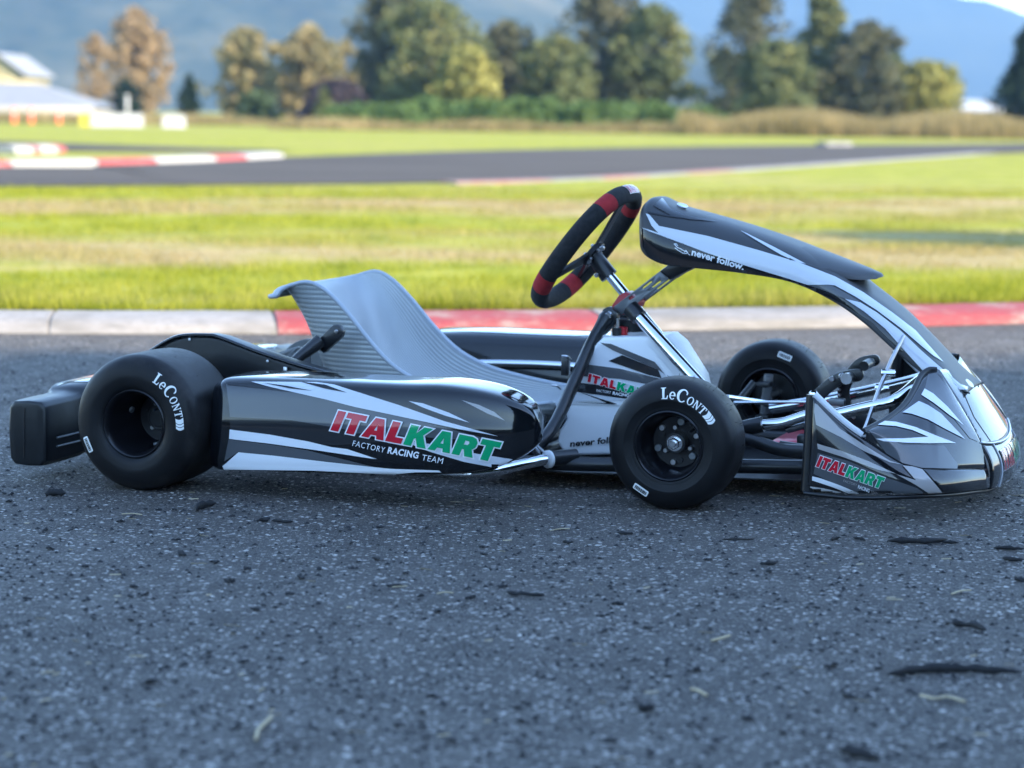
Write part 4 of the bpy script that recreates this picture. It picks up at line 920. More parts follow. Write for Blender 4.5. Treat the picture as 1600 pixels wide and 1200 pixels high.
pod, shell = side_pod('side_pod', -1, 'black side pod with silver stripes and red and green lettering')
pod2, shell2 = side_pod('side_pod', 1, 'black side pod on the far side, its inner wall showing')
T = Target([shell]); cp = lambda pts: crop(pts, 320, 400, 2.963)
POD = [
 ('grey_panel', 'decal_grey', .0006, [(99, 592), (250, 598), (420, 628), (700, 690), (1000, 765), (1330, 852), (1180, 850), (900, 830), (560, 815), (120, 800), (112, 690)]),
 ('dark_panel', 'decal_dark', .0008, [(116, 745), (400, 760), (640, 800), (820, 860), (600, 876), (350, 852), (118, 802)]),
 ('silver_stripe', 'decal_silver', .0011, [(215, 584), (520, 587), (600, 598), (720, 634), (900, 690), (1110, 765), (1358, 834), (1180, 802), (900, 742), (700, 700), (560, 664), (400, 628), (300, 606)]),
 ('black_dart', 'decal_black', .0014, [(100, 586), (250, 597), (410, 632), (290, 617), (105, 597)]),
 ('black_dart', 'decal_black', .0015, [(440, 586), (560, 600), (662, 634), (560, 616)]),
 ('black_dart', 'decal_black', .0015, [(270, 590), (380, 603), (500, 625), (400, 615)]),
 ('silver_streak', 'decal_silver', .0011, [(945, 672), (1010, 682), (1130, 725), (1226, 772), (1110, 738), (1020, 705)]),
 ('grey_streak', 'decal_tan', .0011, [(1190, 668), (1270, 690), (1340, 722), (1388, 762), (1310, 730)]),
 ('white_stripe', 'decal_white', .0011, [(117, 803), (300, 826), (480, 858), (640, 897), (790, 940), (640, 917), (480, 893), (300, 868), (114, 846)]),
 ('grey_wedge', 'decal_grey', .0010, [(112, 849), (300, 872), (480, 900), (700, 955), (826, 984), (600, 962), (160, 906), (92, 950)]),
 ('white_sill', 'decal_white', .0011, [(158, 908), (330, 925), (560, 952), (860, 984), (1085, 992), (1115, 1015), (860, 1008), (500, 992), (90, 986), (84, 972)]),
 ('white_dart', 'decal_white', .0011, [(585, 884), (660, 893), (800, 940), (690, 918)]),
 ('silver_wedge', 'decal_silver', .0011, [(905, 850), (1060, 872), (1260, 915), (1424, 940), (1395, 958), (1345, 979), (1200, 952), (1040, 905)]),
]
for nm, mt, of, pts in POD: lay(nm, [[cp(pts)]], mt, T, pod, of, 7)
c1 = cp([(585, 806)])[0]; block_words('pod', 'ITAL', 'KART', c1, (752/2.963, 146/2.963), (38/2.963, -90/2.963), T, pod)
o1 = cp([(683, 877)])[0]
words('small_lettering', 'FACTORY', o1, (150/2.963, 33/2.963), (7/2.963, -26/2.963), 'decal_white', T, pod, spacing=1.15)
o1 = cp([(846, 911)])[0]; words('small_lettering', 'RACING', o1, (143/2.963, 25/2.963), (7/2.963, -29/2.963), 'decal_white', T, pod, bold=.035, spacing=1.1)
o1 = cp([(1004, 943)])[0]; words('small_lettering', 'TEAM', o1, (97/2.963, 18/2.963), (7/2.963, -27/2.963), 'decal_white', T, pod, spacing=1.1)
# far pod: pale stripe on its top edge
T2 = Target([shell2])
lay('silver_stripe', [[[(.22, .47), (.55, .47), (.70, .50), (.55, .52), (.30, .50)]]], 'decal_silver', T2, pod2, .0008, .02, cast=lambda u, v: (V3((u, v, 1)), V3((0, 0, -1))))
# side bumper bars and pod mounts
for s in (-1, 1):
    tube('side_bumper_bar', [(.21, .31*s, .10), (.26, .36*s, .155), (.34, .41*s, .168), (.62, .41*s, .168), (.70, .37*s, .12), (.73, .31*s, .07)], .010, 'chrome', kart, 14, 40)
    tube('side_bumper_bar', [(.76, .325*s, .064), (.74, .36*s, .062), (.665, .47*s, .050), (.58, .50*s, .048), (.30, .48*s, .055), (.24, .40*s, .06), (.23, .31*s, .06)], .0115, 'chrome', kart, 14, 50)
    tube('bar_socket', [(.80, .29*s, .066), (.757, .330*s, .064)], .0165, 'satin_black', kart, 16)
    V, F = tube_geo([V3((.757, .332*s, .0635)) + V3((.045*math.cos(0), 0, 0))*0, V3((.753, .338*s, .0633))], .0185, 20); mesh_obj('plastic_collar', V, F, 'tank_white', kart)
# ------------------------------------------------------------------ fuel tank
TY = -.10
tk = [(926, 541), (942, 527), (1036, 525), (1052, 538), (1086, 592), (1100, 660), (1100, 708), (900, 712), (877, 704), (870, 690), (874, 672), (885, 655), (884, 645), (880, 636), (900, 592)]
loop = [k2(a, b, TY) for a, b in tk]; tank = prism('fuel_tank', loop, TY, .02, 'tank_white', kart, .008, to3=lambda u, v, w: (u, w, v), segs=4)
T = Target([tank]); ct = lambda pts: crop(pts, 800, 500, 3.75)
TK = [
 ('tank_panel', 'tank_white', .0015, [(500, 128), (780, 130), (830, 180), (960, 330), (960, 450), (640, 500), (335, 490), (430, 270)]),
 ('tank_sticker', 'decal_silver', .0022, [(512, 140), (560, 148), (830, 260), (905, 322), (905, 470), (640, 470), (345, 478), (360, 440)]),
 ('grey_stripe', 'decal_grey', .0027, [(520, 134), (585, 140), (840, 245), (900, 318), (860, 290), (600, 180)]),
 ('dark_facet', 'decal_dark', .0027, [(650, 205), (860, 290), (880, 340), (800, 320), (570, 240)]),
 ('grey_stripe', 'decal_grey', .0027, [(450, 260), (640, 285), (900, 350), (900, 395), (640, 345), (415, 328)]),
 ('grey_stripe', 'decal_dark', .0027, [(400, 366), (560, 385), (760, 420), (760, 470), (600, 450), (372, 418)]),
 ('black_line', 'decal_black', .0027, [(400, 420), (620, 490), (600, 492), (355, 480), (560, 484)]),
]
for nm, mt, of, pts in TK: lay(nm, [[ct(pts)]], mt, T, tank, of, 8)
c1 = ct([(450, 360)])[0]; block_words('tank', 'ITAL', 'KART', c1, (375/3.75, 105/3.75), (10/3.75, -48/3.75), T, tank, step=8, off=.0033)
words('small_lettering', 'FACTORY', ct([(500, 418)])[0], (85/3.75, 12/3.75), (3/3.75, -15/3.75), 'decal_white', T, tank, off=.0034)
words('small_lettering', 'RACING TEAM', ct([(594, 434)])[0], (170/3.75, 26/3.75), (3/3.75, -17/3.75), 'decal_white', T, tank, bold=.03, off=.0034)
words('tank_lettering', 'never follow.', ct([(342, 740)])[0], (330/3.75, -32/3.75), (3/3.75, -36/3.75), 'print_black', T, tank, bold=.03, off=.002)
c = K(985, 508, 0); disc('tank_cap', (c.x, 0, c.z-.002), (0, 0, 1), .034, .030, 'satin_black', tank, 28, .003); disc('cap_neck', (c.x, 0, c.z-.022), (0, 0, 1), .040, .02, 'tank_white', tank, 28, .003)
c = K(964, 518, -.06); disc('fuel_valve', c, (0, 0, 1), .0105, .017, 'satin_black', tank, 14); c = K(974, 517, -.05); disc('fuel_valve_cap', c, (0, 0, 1), .0095, .018, 'red_plastic', tank, 14)
c = K(965, 506, -.06); tube('fuel_pipe', [c - V3((0, 0, .012)), c + V3((.0, 0, .012))], .0035, 'steel', tank, 8)
# ------------------------------------------------------------------ steering
tube('column_stay', [K(986, 482, -.078), K(1096, 603, -.150)], .0135, 'chrome', kart, 18)
colA, colB = K(937, 412, 0), K(1100, 608, 0)
tube('steering_column', [colA, colB], .0105, 'chrome', kart, 18)
axis = (colB-colA).normalized()
tube('column_boss', [K(927, 398, 0), K(952, 432, 0)], [.017, .020], 'satin_black', kart, 16)
for px, py in ((941, 388), (921, 408), (932, 430)): disc('boss_bolt', K(px, py, -.022), (0, 1, 0), .005, .008, 'steel', kart, 10)
rd = [(955, 478), (966, 462), (976, 456), (984, 459), (998, 471), (996, 480), (978, 491), (962, 494), (954, 488)]
prism('column_bearing_block', [k2(a, b, -.028) for a, b in rd], -.028, .028, 'red_plastic', kart, .004, to3=lambda u, v, w: (u, w, v))
tube('column_collar', [K(985, 481, -.078), K(999, 496, -.085)], .0185, 'satin_black', kart, 18)
br = [(953, 484), (1031, 424), (1046, 436), (966, 496)]
def slot(cx, cy, L, w, Y):
    a = math.atan2(-60, 78); pts = []
    for q in range(6): th = a + R(-90+36*q); pts.append(k2(cx + math.cos(a)*L/2 + w*math.cos(th), cy + math.sin(a)*L/2 + w*math.sin(th), Y))
    for q in range(6): th = a + R(90+36*q); pts.append(k2(cx - math.cos(a)*L/2 + w*math.cos(th), cy - math.sin(a)*L/2 + w*math.sin(th), Y))
    return pts
for s in (-1, 1):
    prism('slotted_bracket', [k2(a, b, -.034) for a, b in br], .034*s-.002, .034*s+.002, 'grey_metal', kart, .0008, to3=lambda u, v, w: (u, w, v), holes=[slot(1012, 446, 14, 2.3, -.034), slot(1023, 447, 22, 1.6, -.034), slot(988, 464, 7, 2.6, -.034)])
    sup = [(967, 492), (955, 478), (942, 484), (925, 517), (900, 575), (874, 640), (856, 672), (846, 690), (862, 694), (880, 662), (905, 598), (935, 535), (956, 515)]
tube('column_support', [K(952, 492, -.052), K(938, 512, -.07), K(920, 545, -.10), K(898, 595, -.15), K(876, 645, -.20), K(858, 676, -.25), K(838, 698, -.28), K(815, 706, -.29)], [.016, .0185, .015, .0135, .0135, .0135, .0135, .0135, .0135, .0135, .0135, .0135, .0135, .0135, .0135, .0135, .0135, .0135, .0135, .0135], 'satin_black', kart, 14, 20)
q = [K(952, 492, -.052), K(938, 512, -.07), K(920, 545, -.10), K(898, 595, -.15), K(876, 645, -.20), K(858, 676, -.25), K(838, 698, -.28)]
tube('column_support', [V3((p.x, -p.y, p.z)) for p in q], .0135, 'satin_black', kart, 14, 20)
prism('support_head', [k2(a, b, -.055) for a, b in [(943, 483), (953, 478), (966, 488), (966, 500), (945, 524), (925, 520)]], -.062, -.040, 'satin_black', kart, .005, to3=lambda u, v, w: (u, w, v))
disc('support_bolt', K(951, 493, -.066), (0, 1, 0), .008, .010, 'chrome', kart, 6, .001); disc('support_washer', K(951, 493, -.0625), (0, 1, 0), .0095, .003, 'steel', kart, 18)
for px, py in ((884, 560), (868, 606)): tube('body_clip', [K(px-6, py-4, -.16), K(px+2, py-3, -.16), K(px+8, py+2, -.15)], .0022, 'steel', kart, 6, 8)
box('clip_block', K(884, 572, -.13), (.016, .02, .04), 'satin_black', kart, .003)
tube('brake_hose', [K(826, 690, -.25), K(838, 678, -.22), K(846, 668, -.2), K(850, 650, -.18)], .006, 'satin_black', kart, 8, 12)
box('cable_joint', K(836, 672, -.24), (.014, .014, .024), 'steel', kart, .003)
# steering wheel: leather-like grips and red bands round a flattened hoop
SWC = K(917, 386, 0); up = V3((.202, 0, .267)).normalized(); lat = V3((0, 1, 0)); nrm = up.cross(lat).normalized()
sw = empty('steering_wheel', tuple(SWC), parent=kart)
def hoop(a):
    c, s = math.cos(a), math.sin(a); p = 2.35
    r = (abs(c)**p + abs(s)**p)**(-1/p)
    return lat*(.149*r*c) + up*(.146*r*s)
def hoop_arc(name, a0, a1, mt, rad=.0185):
    n = max(6, int((a1-a0)/R(5))); rows = []
    for i in range(n+1):
        a = a0 + (a1-a0)*i/n; p = hoop(a); tn = (hoop(a+.01)-hoop(a-.01)).normalized(); o = tn.cross(nrm).normalized()
        rows.append([p + o*rad*1.0*math.cos(2*PI*j/16) + nrm*rad*1.12*math.sin(2*PI*j/16) for j in range(16)])
    V, F = grid(rows, closed_v=True); F += [tuple(range(15, -1, -1)), tuple(n*16+j for j in range(16))]
    return sharp(mesh_obj(name, V, F, mt, sw), 60)
bands = [(38, 52), (123, 137), (207, 222), (302, 318)]; prev = bands[-1][1]-360
arcs = []
for b0, b1 in bands:
    hoop_arc('grip', R(prev), R(b0), 'suede_black'); arcs.append(hoop_arc('red_band', R(b0), R(b1), 'suede_red', .0188)); prev = b1
topgrip = [o for o in sw.children if o.name.startswith('grip')]
Tg = Target(topgrip, Matrix.Translation(SWC)); 
for i, ch in enumerate('ITALKART'):
    y0 = -.034 + i*.0088; w, loops = BLOCK[ch]
    cast = lambda u, v: (SWC + lat*u + nrm*(v) + up*.5, -up)
    sh = [[(y0 + .0072*px_/w, -.012 + .022*py_) for px_, py_ in L] for L in loops]
    o = lay('grip_letter', [[grow(sh[0], .0011)]], 'print_white', Tg, sw, .0007, .006, cast); o2 = lay('grip_letter', [sh], 'decal_red', Tg, sw, .0012, .006, cast)
    for ob in (o, o2):
        if ob: ob.data.transform(Matrix.Translation(-SWC))
for a in (90, 215, 325):
    e = hoop(R(a)); tn = e.normalized(); sd = tn.cross(nrm).normalized(); h0 = nrm*-.012
    hubp = (K(930, 400, 0) - SWC)*0.75
    V = []
    for t_, w_ in ((0.06, .020), (.35, .014), (.7, .013), (.97, .017)):
        c = hubp*(1-t_) + e*t_
        for q in (-1, 1):
            for r_ in (-1, 1): V.append(c + sd*w_*q + nrm*.003*r_)
    F = []
    for i in range(3):
        a0 = i*4
        for x_, y_ in ((0, 1), (1, 3), (3, 2), (2, 0)): F.append((a0+x_, a0+y_, a0+4+y_, a0+4+x_))
    F += [(0, 2, 3, 1), (12, 13, 15, 14)]
    sharp(mesh_obj('spoke', V, F, 'satin_black', sw), 30)
hubp = (K(930, 400, 0) - SWC)*0.75
disc('wheel_hub', hubp, nrm, .032, .012, 'satin_black', sw, 20)
for q in range(6):
    a = R(60*q+15); disc('hub_bolt', hubp + (lat*math.cos(a) + up*math.sin(a))*.024, nrm, .004, .022, 'steel', sw, 8)
# ------------------------------------------------------------------ front fairing (tall number panel)
fair = empty('front_fairing', (0, 0, 0), parent=kart, label='tall curved black and silver front panel above the nose')
ST = [((1016, 318), (1000, 374), .095), ((1020, 313), (1001, 388), .112), ((1032, 307), (1012, 402), .124), ((1062, 321), (1040, 414), .132), ((1112, 335), (1085, 419), .136), ((1182, 356), (1160, 427), .138), ((1262, 385), (1236, 441), .138),
      ((1318, 413), (1300, 470), .137), ((1350, 440), (1350, 505), .135), ((1402, 480), (1400, 550), .130), ((1450, 526), (1450, 590), .122), ((1490, 571), (1490, 608), .110), ((1522, 606), (1516, 613), .095)]
def arch(c, e, w, pw=2.6, n=23):
    r = []
    for j in range(n):
        u = -1 + 2*j/(n-1); a = u*PI/2; y = math.copysign(abs(math.sin(a))**(2/pw*0.95), u); z = abs(math.cos(a))**(2/pw)
        r.append(np.array([e.x + (c.x-e.x)*z, w*y, e.z + (c.z-e.z)*z]))
    return r
rows = []
for cpx, epx, w in ST: rows.append(arch(K(*cpx, 0), K(*epx, -w), w, 3.0))
G2 = resample(rows, 90, 57); V, F = grid(G2)
shellF = mesh_obj('panel_shell', V, F, 'fairing_grey', fair); b = bmesh.new(); b.from_mesh(shellF.data); bmesh.ops.recalc_face_normals(b, faces=b.faces); b.to_mesh(shellF.data); b.free()
if shellF.data.vertices[45*57+28].normal.z < 0: shellF.data.flip_normals()
sm = shellF.modifiers.new('thickness', 'SOLIDIFY'); sm.thickness = .0035; sm.offset = -1
T = Target([shellF])
# back rim where the panel is closed towards the driver
rim0 = [tuple(p) for p in G2[0]]; cen = np.mean(np.array(rim0), axis=0)
V = rim0 + [tuple(np.array(p) + (cen-np.array(p))*0.16 + np.array([.006, 0, 0])) for p in rim0]; n = len(rim0)
mesh_obj('back_lip', V, [(i, i+1, n+i+1, n+i) for i in range(n-1)], 'gloss_black', fair)
# overhanging lip
lipS = [((1262, 384.5), .128, .012), ((1300, 398.5), .118, .010), ((1335, 411.5), .095, .009), ((1358, 420), .068, .007), ((1378, 428), .030, .0035)]
up_, dn_ = [], []
for cpx, w, th in lipS:
    c = K(*cpx, 0)
    up_.append([np.array([c.x - .010*(u*u), w*u, c.z + .001 - .16*w*abs(u)**2.6]) for u in np.linspace(-1, 1, 17)]); dn_.append([p - np.array([-.004, 0, th+.002]) for p in up_[-1]])
U2, D2 = resample(up_, 20, 25), resample(dn_, 20, 25)
rows = [a + list(reversed(bb)) for a, bb in zip(U2, D2)]; V, F = grid(rows, closed_v=True); F += [tuple(range(49, -1, -1)), tuple(19*50+j for j in range(50))]
lo = sharp(mesh_obj('air_lip', V, F, 'fairing_grey', fair), 50)
cn = lambda pts: crop(pts, 960, 280, 3.077)
FA = [
 ('black_field', 'decal_black', .0007, [(128, 234), (170, 246), (330, 306), (450, 352), (620, 408), (830, 472), (930, 504), (1010, 530), (1100, 574), (1240, 665), (1400, 820), (1380, 830), (1240, 690), (1100, 600), (1000, 555), (900, 515), (760, 480), (640, 458), (480, 432), (340, 424), (240, 415), (170, 380), (118, 300), (112, 260)]),
 ('black_dart', 'decal_black', .0011, [(186, 130), (228, 92), (275, 150), (360, 180), (500, 206), (360, 196), (268, 176)]),
 ('dark_edge', 'decal_black', .0011, [(160, 158), (300, 182), (420, 192), (300, 188), (163, 166)]),
 ('silver_stripe', 'decal_silver', .0010, [(152, 166), (168, 172), (215, 226), (450, 275), (700, 345), (895, 405), (1060, 470), (1195, 546), (1330, 640), (1445, 728), (1500, 790), (1580, 880), (1530, 850), (1470, 800), (1380, 722), (1260, 632), (1160, 568), (1060, 512), (1030, 508), (930, 508), (830, 476), (620, 412), (450, 356), (330, 310), (214, 262), (180, 225)]),
 ('silver_dart', 'decal_silver', .0012, [(605, 250), (640, 266), (760, 326), (920, 410), (880, 402), (800, 366), (690, 302)]),
 ('silver_line', 'decal_silver', .0012, [(132, 233), (170, 244), (330, 304), (326, 309), (170, 251)]),
 ('grey_blade', 'decal_grey', .0011, [(930, 510), (1040, 510), (1110, 548), (1240, 632), (1380, 745), (1450, 815), (1400, 785), (1250, 660), (1105, 573), (1000, 532)]),
 ('silver_lower_stripe', 'decal_silver', .0015, [(1108, 576), (1180, 596), (1260, 645), (1370, 730), (1475, 830), (1560, 905), (1660, 990), (1745, 1020), (1620, 1010), (1500, 940), (1400, 830), (1300, 720), (1200, 638)]),
]
for nm, mt, of, pts in FA: lay(nm, [[cn(pts)]], mt, T, fair, of, 7)
words('fairing_lettering', 'never follow.', cn([(370, 364)])[0], (252/3.077, 72/3.077), (7/3.077, -31/3.077), 'decal_white', T, fair, bold=.03)
# line emblem before the words
em = cn([(290, 312), (304, 328), (322, 336), (340, 346), (352, 350), (356, 358), (366, 366)]); 
def stroke(name, pts, w, mt, tg, par, off=.0016):
    L, Q = [], []
    for i, p in enumerate(pts):
        a, b_ = pts[max(i-1, 0)], pts[min(i+1, len(pts)-1)]; dx, dy = b_[0]-a[0], b_[1]-a[1]; l_ = math.hypot(dx, dy); L.append((p[0]-dy/l_*w, p[1]+dx/l_*w)); Q.append((p[0]+dy/l_*w, p[1]-dx/l_*w))
    return lay(name, [[L + Q[::-1]]], mt, tg, par, off, 8)
stroke('emblem_line', em, .55, 'decal_white', T, fair); stroke('emblem_line', cn([(292, 330), (312, 344), (332, 356), (350, 358)]), .5, 'decal_white', T, fair)
stroke('emblem_line', cn([(288, 312), (300, 312), (308, 322)]), .45, 'decal_white', T, fair); stroke('emblem_line', cn([(338, 352), (346, 342), (354, 352), (345, 358)]), .6, 'decal_white', T, fair)
disc('panel_fastener', K(1066, 322, -.03), (.3, -.2, 1), .012, .006, 'chrome', fair, 20)
# bracket from the column to the fairing
prism('fairing_bracket', [k2(a, b, -.03) for a, b in [(1030, 424), (1046, 412), (1092, 414), (1062, 428), (1046, 438)]], -.030, .030, 'satin_black', kart, .003, to3=lambda u, v, w: (u, w, v))
# ------------------------------------------------------------------ nose
nose = empty('nose_spoiler', (0, 0, 0), parent=kart, label='low wide black nose with silver flashes and vertical side fins')
bottom = [(1262, 769, -.470), (1330, 776, -.462), (1400, 776, -.440), (1450, 774, -.400), (1500, 771, -.320), (1546, 765, -.200)]
crease = [(1271, 618, -.462), (1315, 659, -.455), (1352, 686, -.442), (1410, 724, -.420), (1455, 733, -.380), (1500, 734, -.310), (1543, 732, -.200)]
rimc = [(1352, 673, -.440), (1385, 656, -.370), (1415, 633, -.290), (1432, 606, -.220), (1442, 586, -.172), (1455, 577, -.150), (1466, 577, -.142)]
boundary = [(1543, 732, -.200), (1532, 692, -.195), (1508, 647, -.170), (1466, 577, -.142)]
def kk(L): return [np.array(K(*p)) for p in L]
cB, cC, cR, cD = cr(kk(bottom), 40), cr(kk(crease), 40), cr(kk(rimc), 40), kk(boundary)
def mirrored(V, s): return [(v[0], v[1]*(1 if s < 0 else -1), v[2]) for v in V]
def fix(o, ref):
    b = bmesh.new(); b.from_mesh(o.data); bmesh.ops.recalc_face_normals(b, faces=b.faces); b.to_mesh(o.data); b.free(); o.data.update()
    c = sum((v.co for v in o.data.vertices), V3())/len(o.data.vertices); d_ = sum((p.normal*p.area for p in o.data.polygons), V3())
    if d_.dot(ref) < 0: o.data.flip_normals()
    return o
side, upper = {}, {}
for s in (-1, 1):
    rows = []
    for i in range(40):
        a, c_ = cB[i], cC[i]; r = []
        for j in range(14):
            t_ = j/13; p = a*(1-t_) + c_*t_; out = np.array([.35, -.9, 0]); p = p + out*.010*math.sin(t_*PI)
            if j == 0: p = p + np.array([-.012, .014, .004])
            r.append(p)
        rows.append(r)
    V, F = grid(rows); o = fix(mesh_obj('nose_side', mirrored(V, s), F, 'decal_dark', nose), V3((.3, s*1.0, 0))); side[s] = o
    sm = o.modifiers.new('thickness', 'SOLIDIFY'); sm.thickness = .004; sm.offset = -1
    cU = cr(kk(crease)[2:], 40); rows = []
    bd = cr(cD, 18)
    for i in range(40):
        a, c_ = cU[i], cR[i]; r = []; f_ = (i/39)**2.0
        for j in range(18):
            t_ = j/17; p = a*(1-t_) + c_*t_; p = p + np.array([.45, -.35, .55])*(.030*math.sin(t_*PI))*(.35+.65*math.sin(min(1, i/39*1.15)*PI/2))
            p = p*(1-f_) + (bd[j])*f_ if i > 20 else p
            if i > 20:
                k_ = ((i-20)/19)**2.2; p0 = a*(1-t_) + c_*t_ + np.array([.45, -.35, .55])*(.030*math.sin(t_*PI)); p = p0*(1-k_) + bd[j]*k_
            r.append(p)
        rows.append(r)
    V, F = grid(rows); o = fix(mesh_obj('nose_top', mirrored(V, s), F, 'decal_dark', nose), V3((.4, s*.4, 1.0))); upper[s] = o
    sm = o.modifiers.new('thickness', 'SOLIDIFY'); sm.thickness = .004; sm.offset = -1
    # rounded black rear edge of the fin, bright top edge, rolled opening rim
    e0, e1 = cB[0], cC[0]; pts = [e0 + (e1-e0)*q for q in (0, .3, .6, .9, 1.0)]
    tube('fin_edge', mirrored([p + np.array([-.004, .012, 0]) for p in pts], s), .0125, 'black_plastic', nose, 12, 14)
    pts = [cC[i] for i in range(0, 14, 2)]; tube('fin_top_edge', mirrored([p + np.array([0, .006, .001]) for p in pts], s), .0075, 'decal_silver', nose, 10, 20)
    pts = [cR[i] for i in range(0, 40, 3)]; tube('opening_rim', mirrored([p + np.array([-.004, .002, -.002]) for p in pts], s), .0065, 'black_plastic', nose, 10, 30)
# centre of the nose
cl = [np.array(K(1490, 572, 0)), np.array(K(1527, 612, 0)), np.array(K(1550, 648, 0)), np.array(K(1572, 685, 0))]; clc = cr(cl, 18)[::-1]
bd = cr(cD[1:], 18)          # from the front edge back to the opening
rows = []
for j in range(18):
    e, c_ = bd[j], clc[j]; r = []
    for q in range(25):
        u = -1 + 2*q/24; y = e[1]*-1*u; k_ = 1-abs(u)**2.2; r.append(np.array([e[0] + (c_[0]-e[0])*k_, y, e[2] + (c_[2]-e[2])*k_]))
    rows.append(r)
V, F = grid(rows); ctop = fix(mesh_obj('nose_centre_top', V, F, 'decal_grey', nose), V3((.5, 0, 1)))
fe = rows[0]; fb0, fbc = np.array(K(1546, 765, -.200)), np.array(K(1579, 748, 0)); r2 = []
fbm = [np.array([fb0[0] + (fbc[0]-fb0[0])*(1-abs(u)**2.2), .2*u, fb0[2] + (fbc[2]-fb0[2])*(1-abs(u)**2.2)]) for u in np.linspace(-1, 1, 25)]
fbm = [np.array([p[0], fe[i][1]*1.02, p[2]]) for i, p in enumerate(fbm)]
rows = [[fe[q]*(1-t_) + fbm[q]*t_ + np.array([.012*math.sin(t_*PI), 0, 0]) for q in range(25)] for t_ in np.linspace(0, 1, 12)]
V, F = grid(rows); cfront = fix(mesh_obj('nose_centre_front', V, F, 'gloss_black', nose), V3((1, 0, 0)))
for o in (ctop, cfront): sm = o.modifiers.new('thickness', 'SOLIDIFY'); sm.thickness = .004; sm.offset = -1
tube('nose_edge_line', [tuple(p + np.array([.001, 0, .001])) for p in fe], .0022, 'decal_silver', nose, 8)
tube('nose_lower_lip', [tuple(p + np.array([-.008, 0, -.002])) for p in cB[::4]] + [tuple(p + np.array([-.012, 0, -.004])) for p in fbm[::4]] + [(p[0]-.008, -p[1], p[2]-.002) for p in cB[::-4]], .0045, 'black_plastic', nose, 10, 90)
for u in (4, 20):
    tube('vertical_trim', [tuple(rows[t_][u] + np.array([.0012, 0, 0])) for t_ in range(12)], .0018, 'decal_silver', nose, 6)
Tu, Ts, Tf, Tt = Target([upper[-1]]), Target([side[-1]]), Target([cfront]), Target([ctop])
c7 = lambda pts: crop(pts, 1250, 500, 4.0)
NU = [
 ('grey_flash', 'decal_grey', .0007, [(800, 340), (850, 330), (930, 440), (1010, 560), (1090, 700), (1110, 760), (1060, 740), (940, 590), (780, 430)]),
 ('silver_flash', 'decal_white', .0010, [(778, 432), (830, 462), (920, 545), (1018, 658), (930, 595), (840, 525), (758, 470)]),
 ('silver_flash', 'decal_silver', .0010, [(742, 510), (800, 535), (880, 588), (1028, 745), (900, 680), (800, 625), (700, 590), (640, 580)]),
 ('silver_flash', 'decal_white', .0010, [(530, 634), (600, 640), (720, 672), (850, 725), (970, 770), (800, 772), (650, 768), (520, 758), (470, 742), (640, 742), (800, 732), (700, 690), (600, 666), (485, 658)]),
 ('grey_flash', 'decal_grey', .0008, [(430, 690), (640, 782), (900, 785), (985, 905), (980, 930), (760, 925), (640, 895), (540, 835)]),
]
for nm, mt, of, pts in NU: lay(nm, [[c7(pts)]], mt, Tu, nose, of, 6)
NS = [
 ('tan_fin', 'decal_tan', .0007, [(92, 520), (110, 530), (250, 680), (420, 795), (560, 880), (640, 905), (560, 890), (400, 820), (250, 730), (100, 655), (88, 570)]),
 ('black_field', 'decal_black', .0008, [(98, 660), (250, 735), (400, 822), (620, 930), (730, 1005), (560, 950), (300, 845), (106, 768)]),
 ('tan_line', 'decal_tan', .0011, [(108, 772), (250, 815), (420, 880), (600, 962), (480, 935), (280, 860), (112, 805)]),
 ('grey_field', 'decal_grey', .0009, [(112, 830), (300, 880), (540, 985), (730, 1050), (780, 1085), (420, 1100), (250, 1040), (85, 960)]),
 ('tan_blade', 'decal_tan', .0012, [(640, 912), (700, 918), (760, 935), (885, 1076), (800, 1080), (720, 1030), (600, 965), (720, 1002)]),
 ('dark_blade', 'decal_black', .0012, [(770, 935), (850, 940), (1000, 1072), (900, 1076)]),
 ('white_stripe', 'decal_white', .0012, [(78, 975), (130, 988), (260, 1035), (412, 1096), (340, 1092), (200, 1040), (76, 1000)]),
 ('white_stripe', 'decal_white', .0012, [(64, 1036), (150, 1048), (260, 1072), (350, 1094), (90, 1092), (60, 1075)]),
]
for nm, mt, of, pts in NS: lay(nm, [[c7(pts)]], mt, Ts, nose, of, 6)
block_words('nose', 'ITAL', 'KART', c7([(100, 912)])[0], (402/4, 140/4), (28/4, -66/4), Ts, nose, step=7, off=.0018)
words('small_lettering', 'FACTORY', c7([(270, 1008)])[0], (85/4, 28/4), (3/4, -15/4), 'decal_tan', Ts, nose, off=.0018)
words('small_lettering', 'RACING', c7([(360, 1046)])[0], (72/4, 26/4), (4/4, -19/4), 'decal_white', Ts, nose, bold=.03, off=.0018)
words('small_lettering', 'TEAM', c7([(440, 1072)])[0], (45/4, 14/4), (3/4, -15/4), 'decal_tan', Ts, nose, off=.0018)
fcast = lambda u, v: (V3((3, u, v)), V3((-1, 0, 0)))
zc = fe[12][2]; block_words('front', 'ITAL', 'KART', (-.118, zc-.048), (.236, 0), (.006, .036), Tf, nose, cast=fcast, step=.01, off=.0012)
words('front_lettering', 'www.italkart.com', (-.09, zc-.082), (.18, 0), (0, .012), 'decal_white', Tf, nose, cast=fcast, step=.02, off=.0012)
lay('dark_streak', [[[(1502, 606), (1516, 620), (1538, 656), (1560, 688), (1548, 690), (1522, 652)]]], 'decal_grey', Tt, nose, .0008, 5)
lay('dark_streak', [[[(1496, 632), (1510, 645), (1526, 672), (1536, 690), (1531, 692), (1512, 662)]]], 'decal_dark', Tt, nose, .0008, 5)
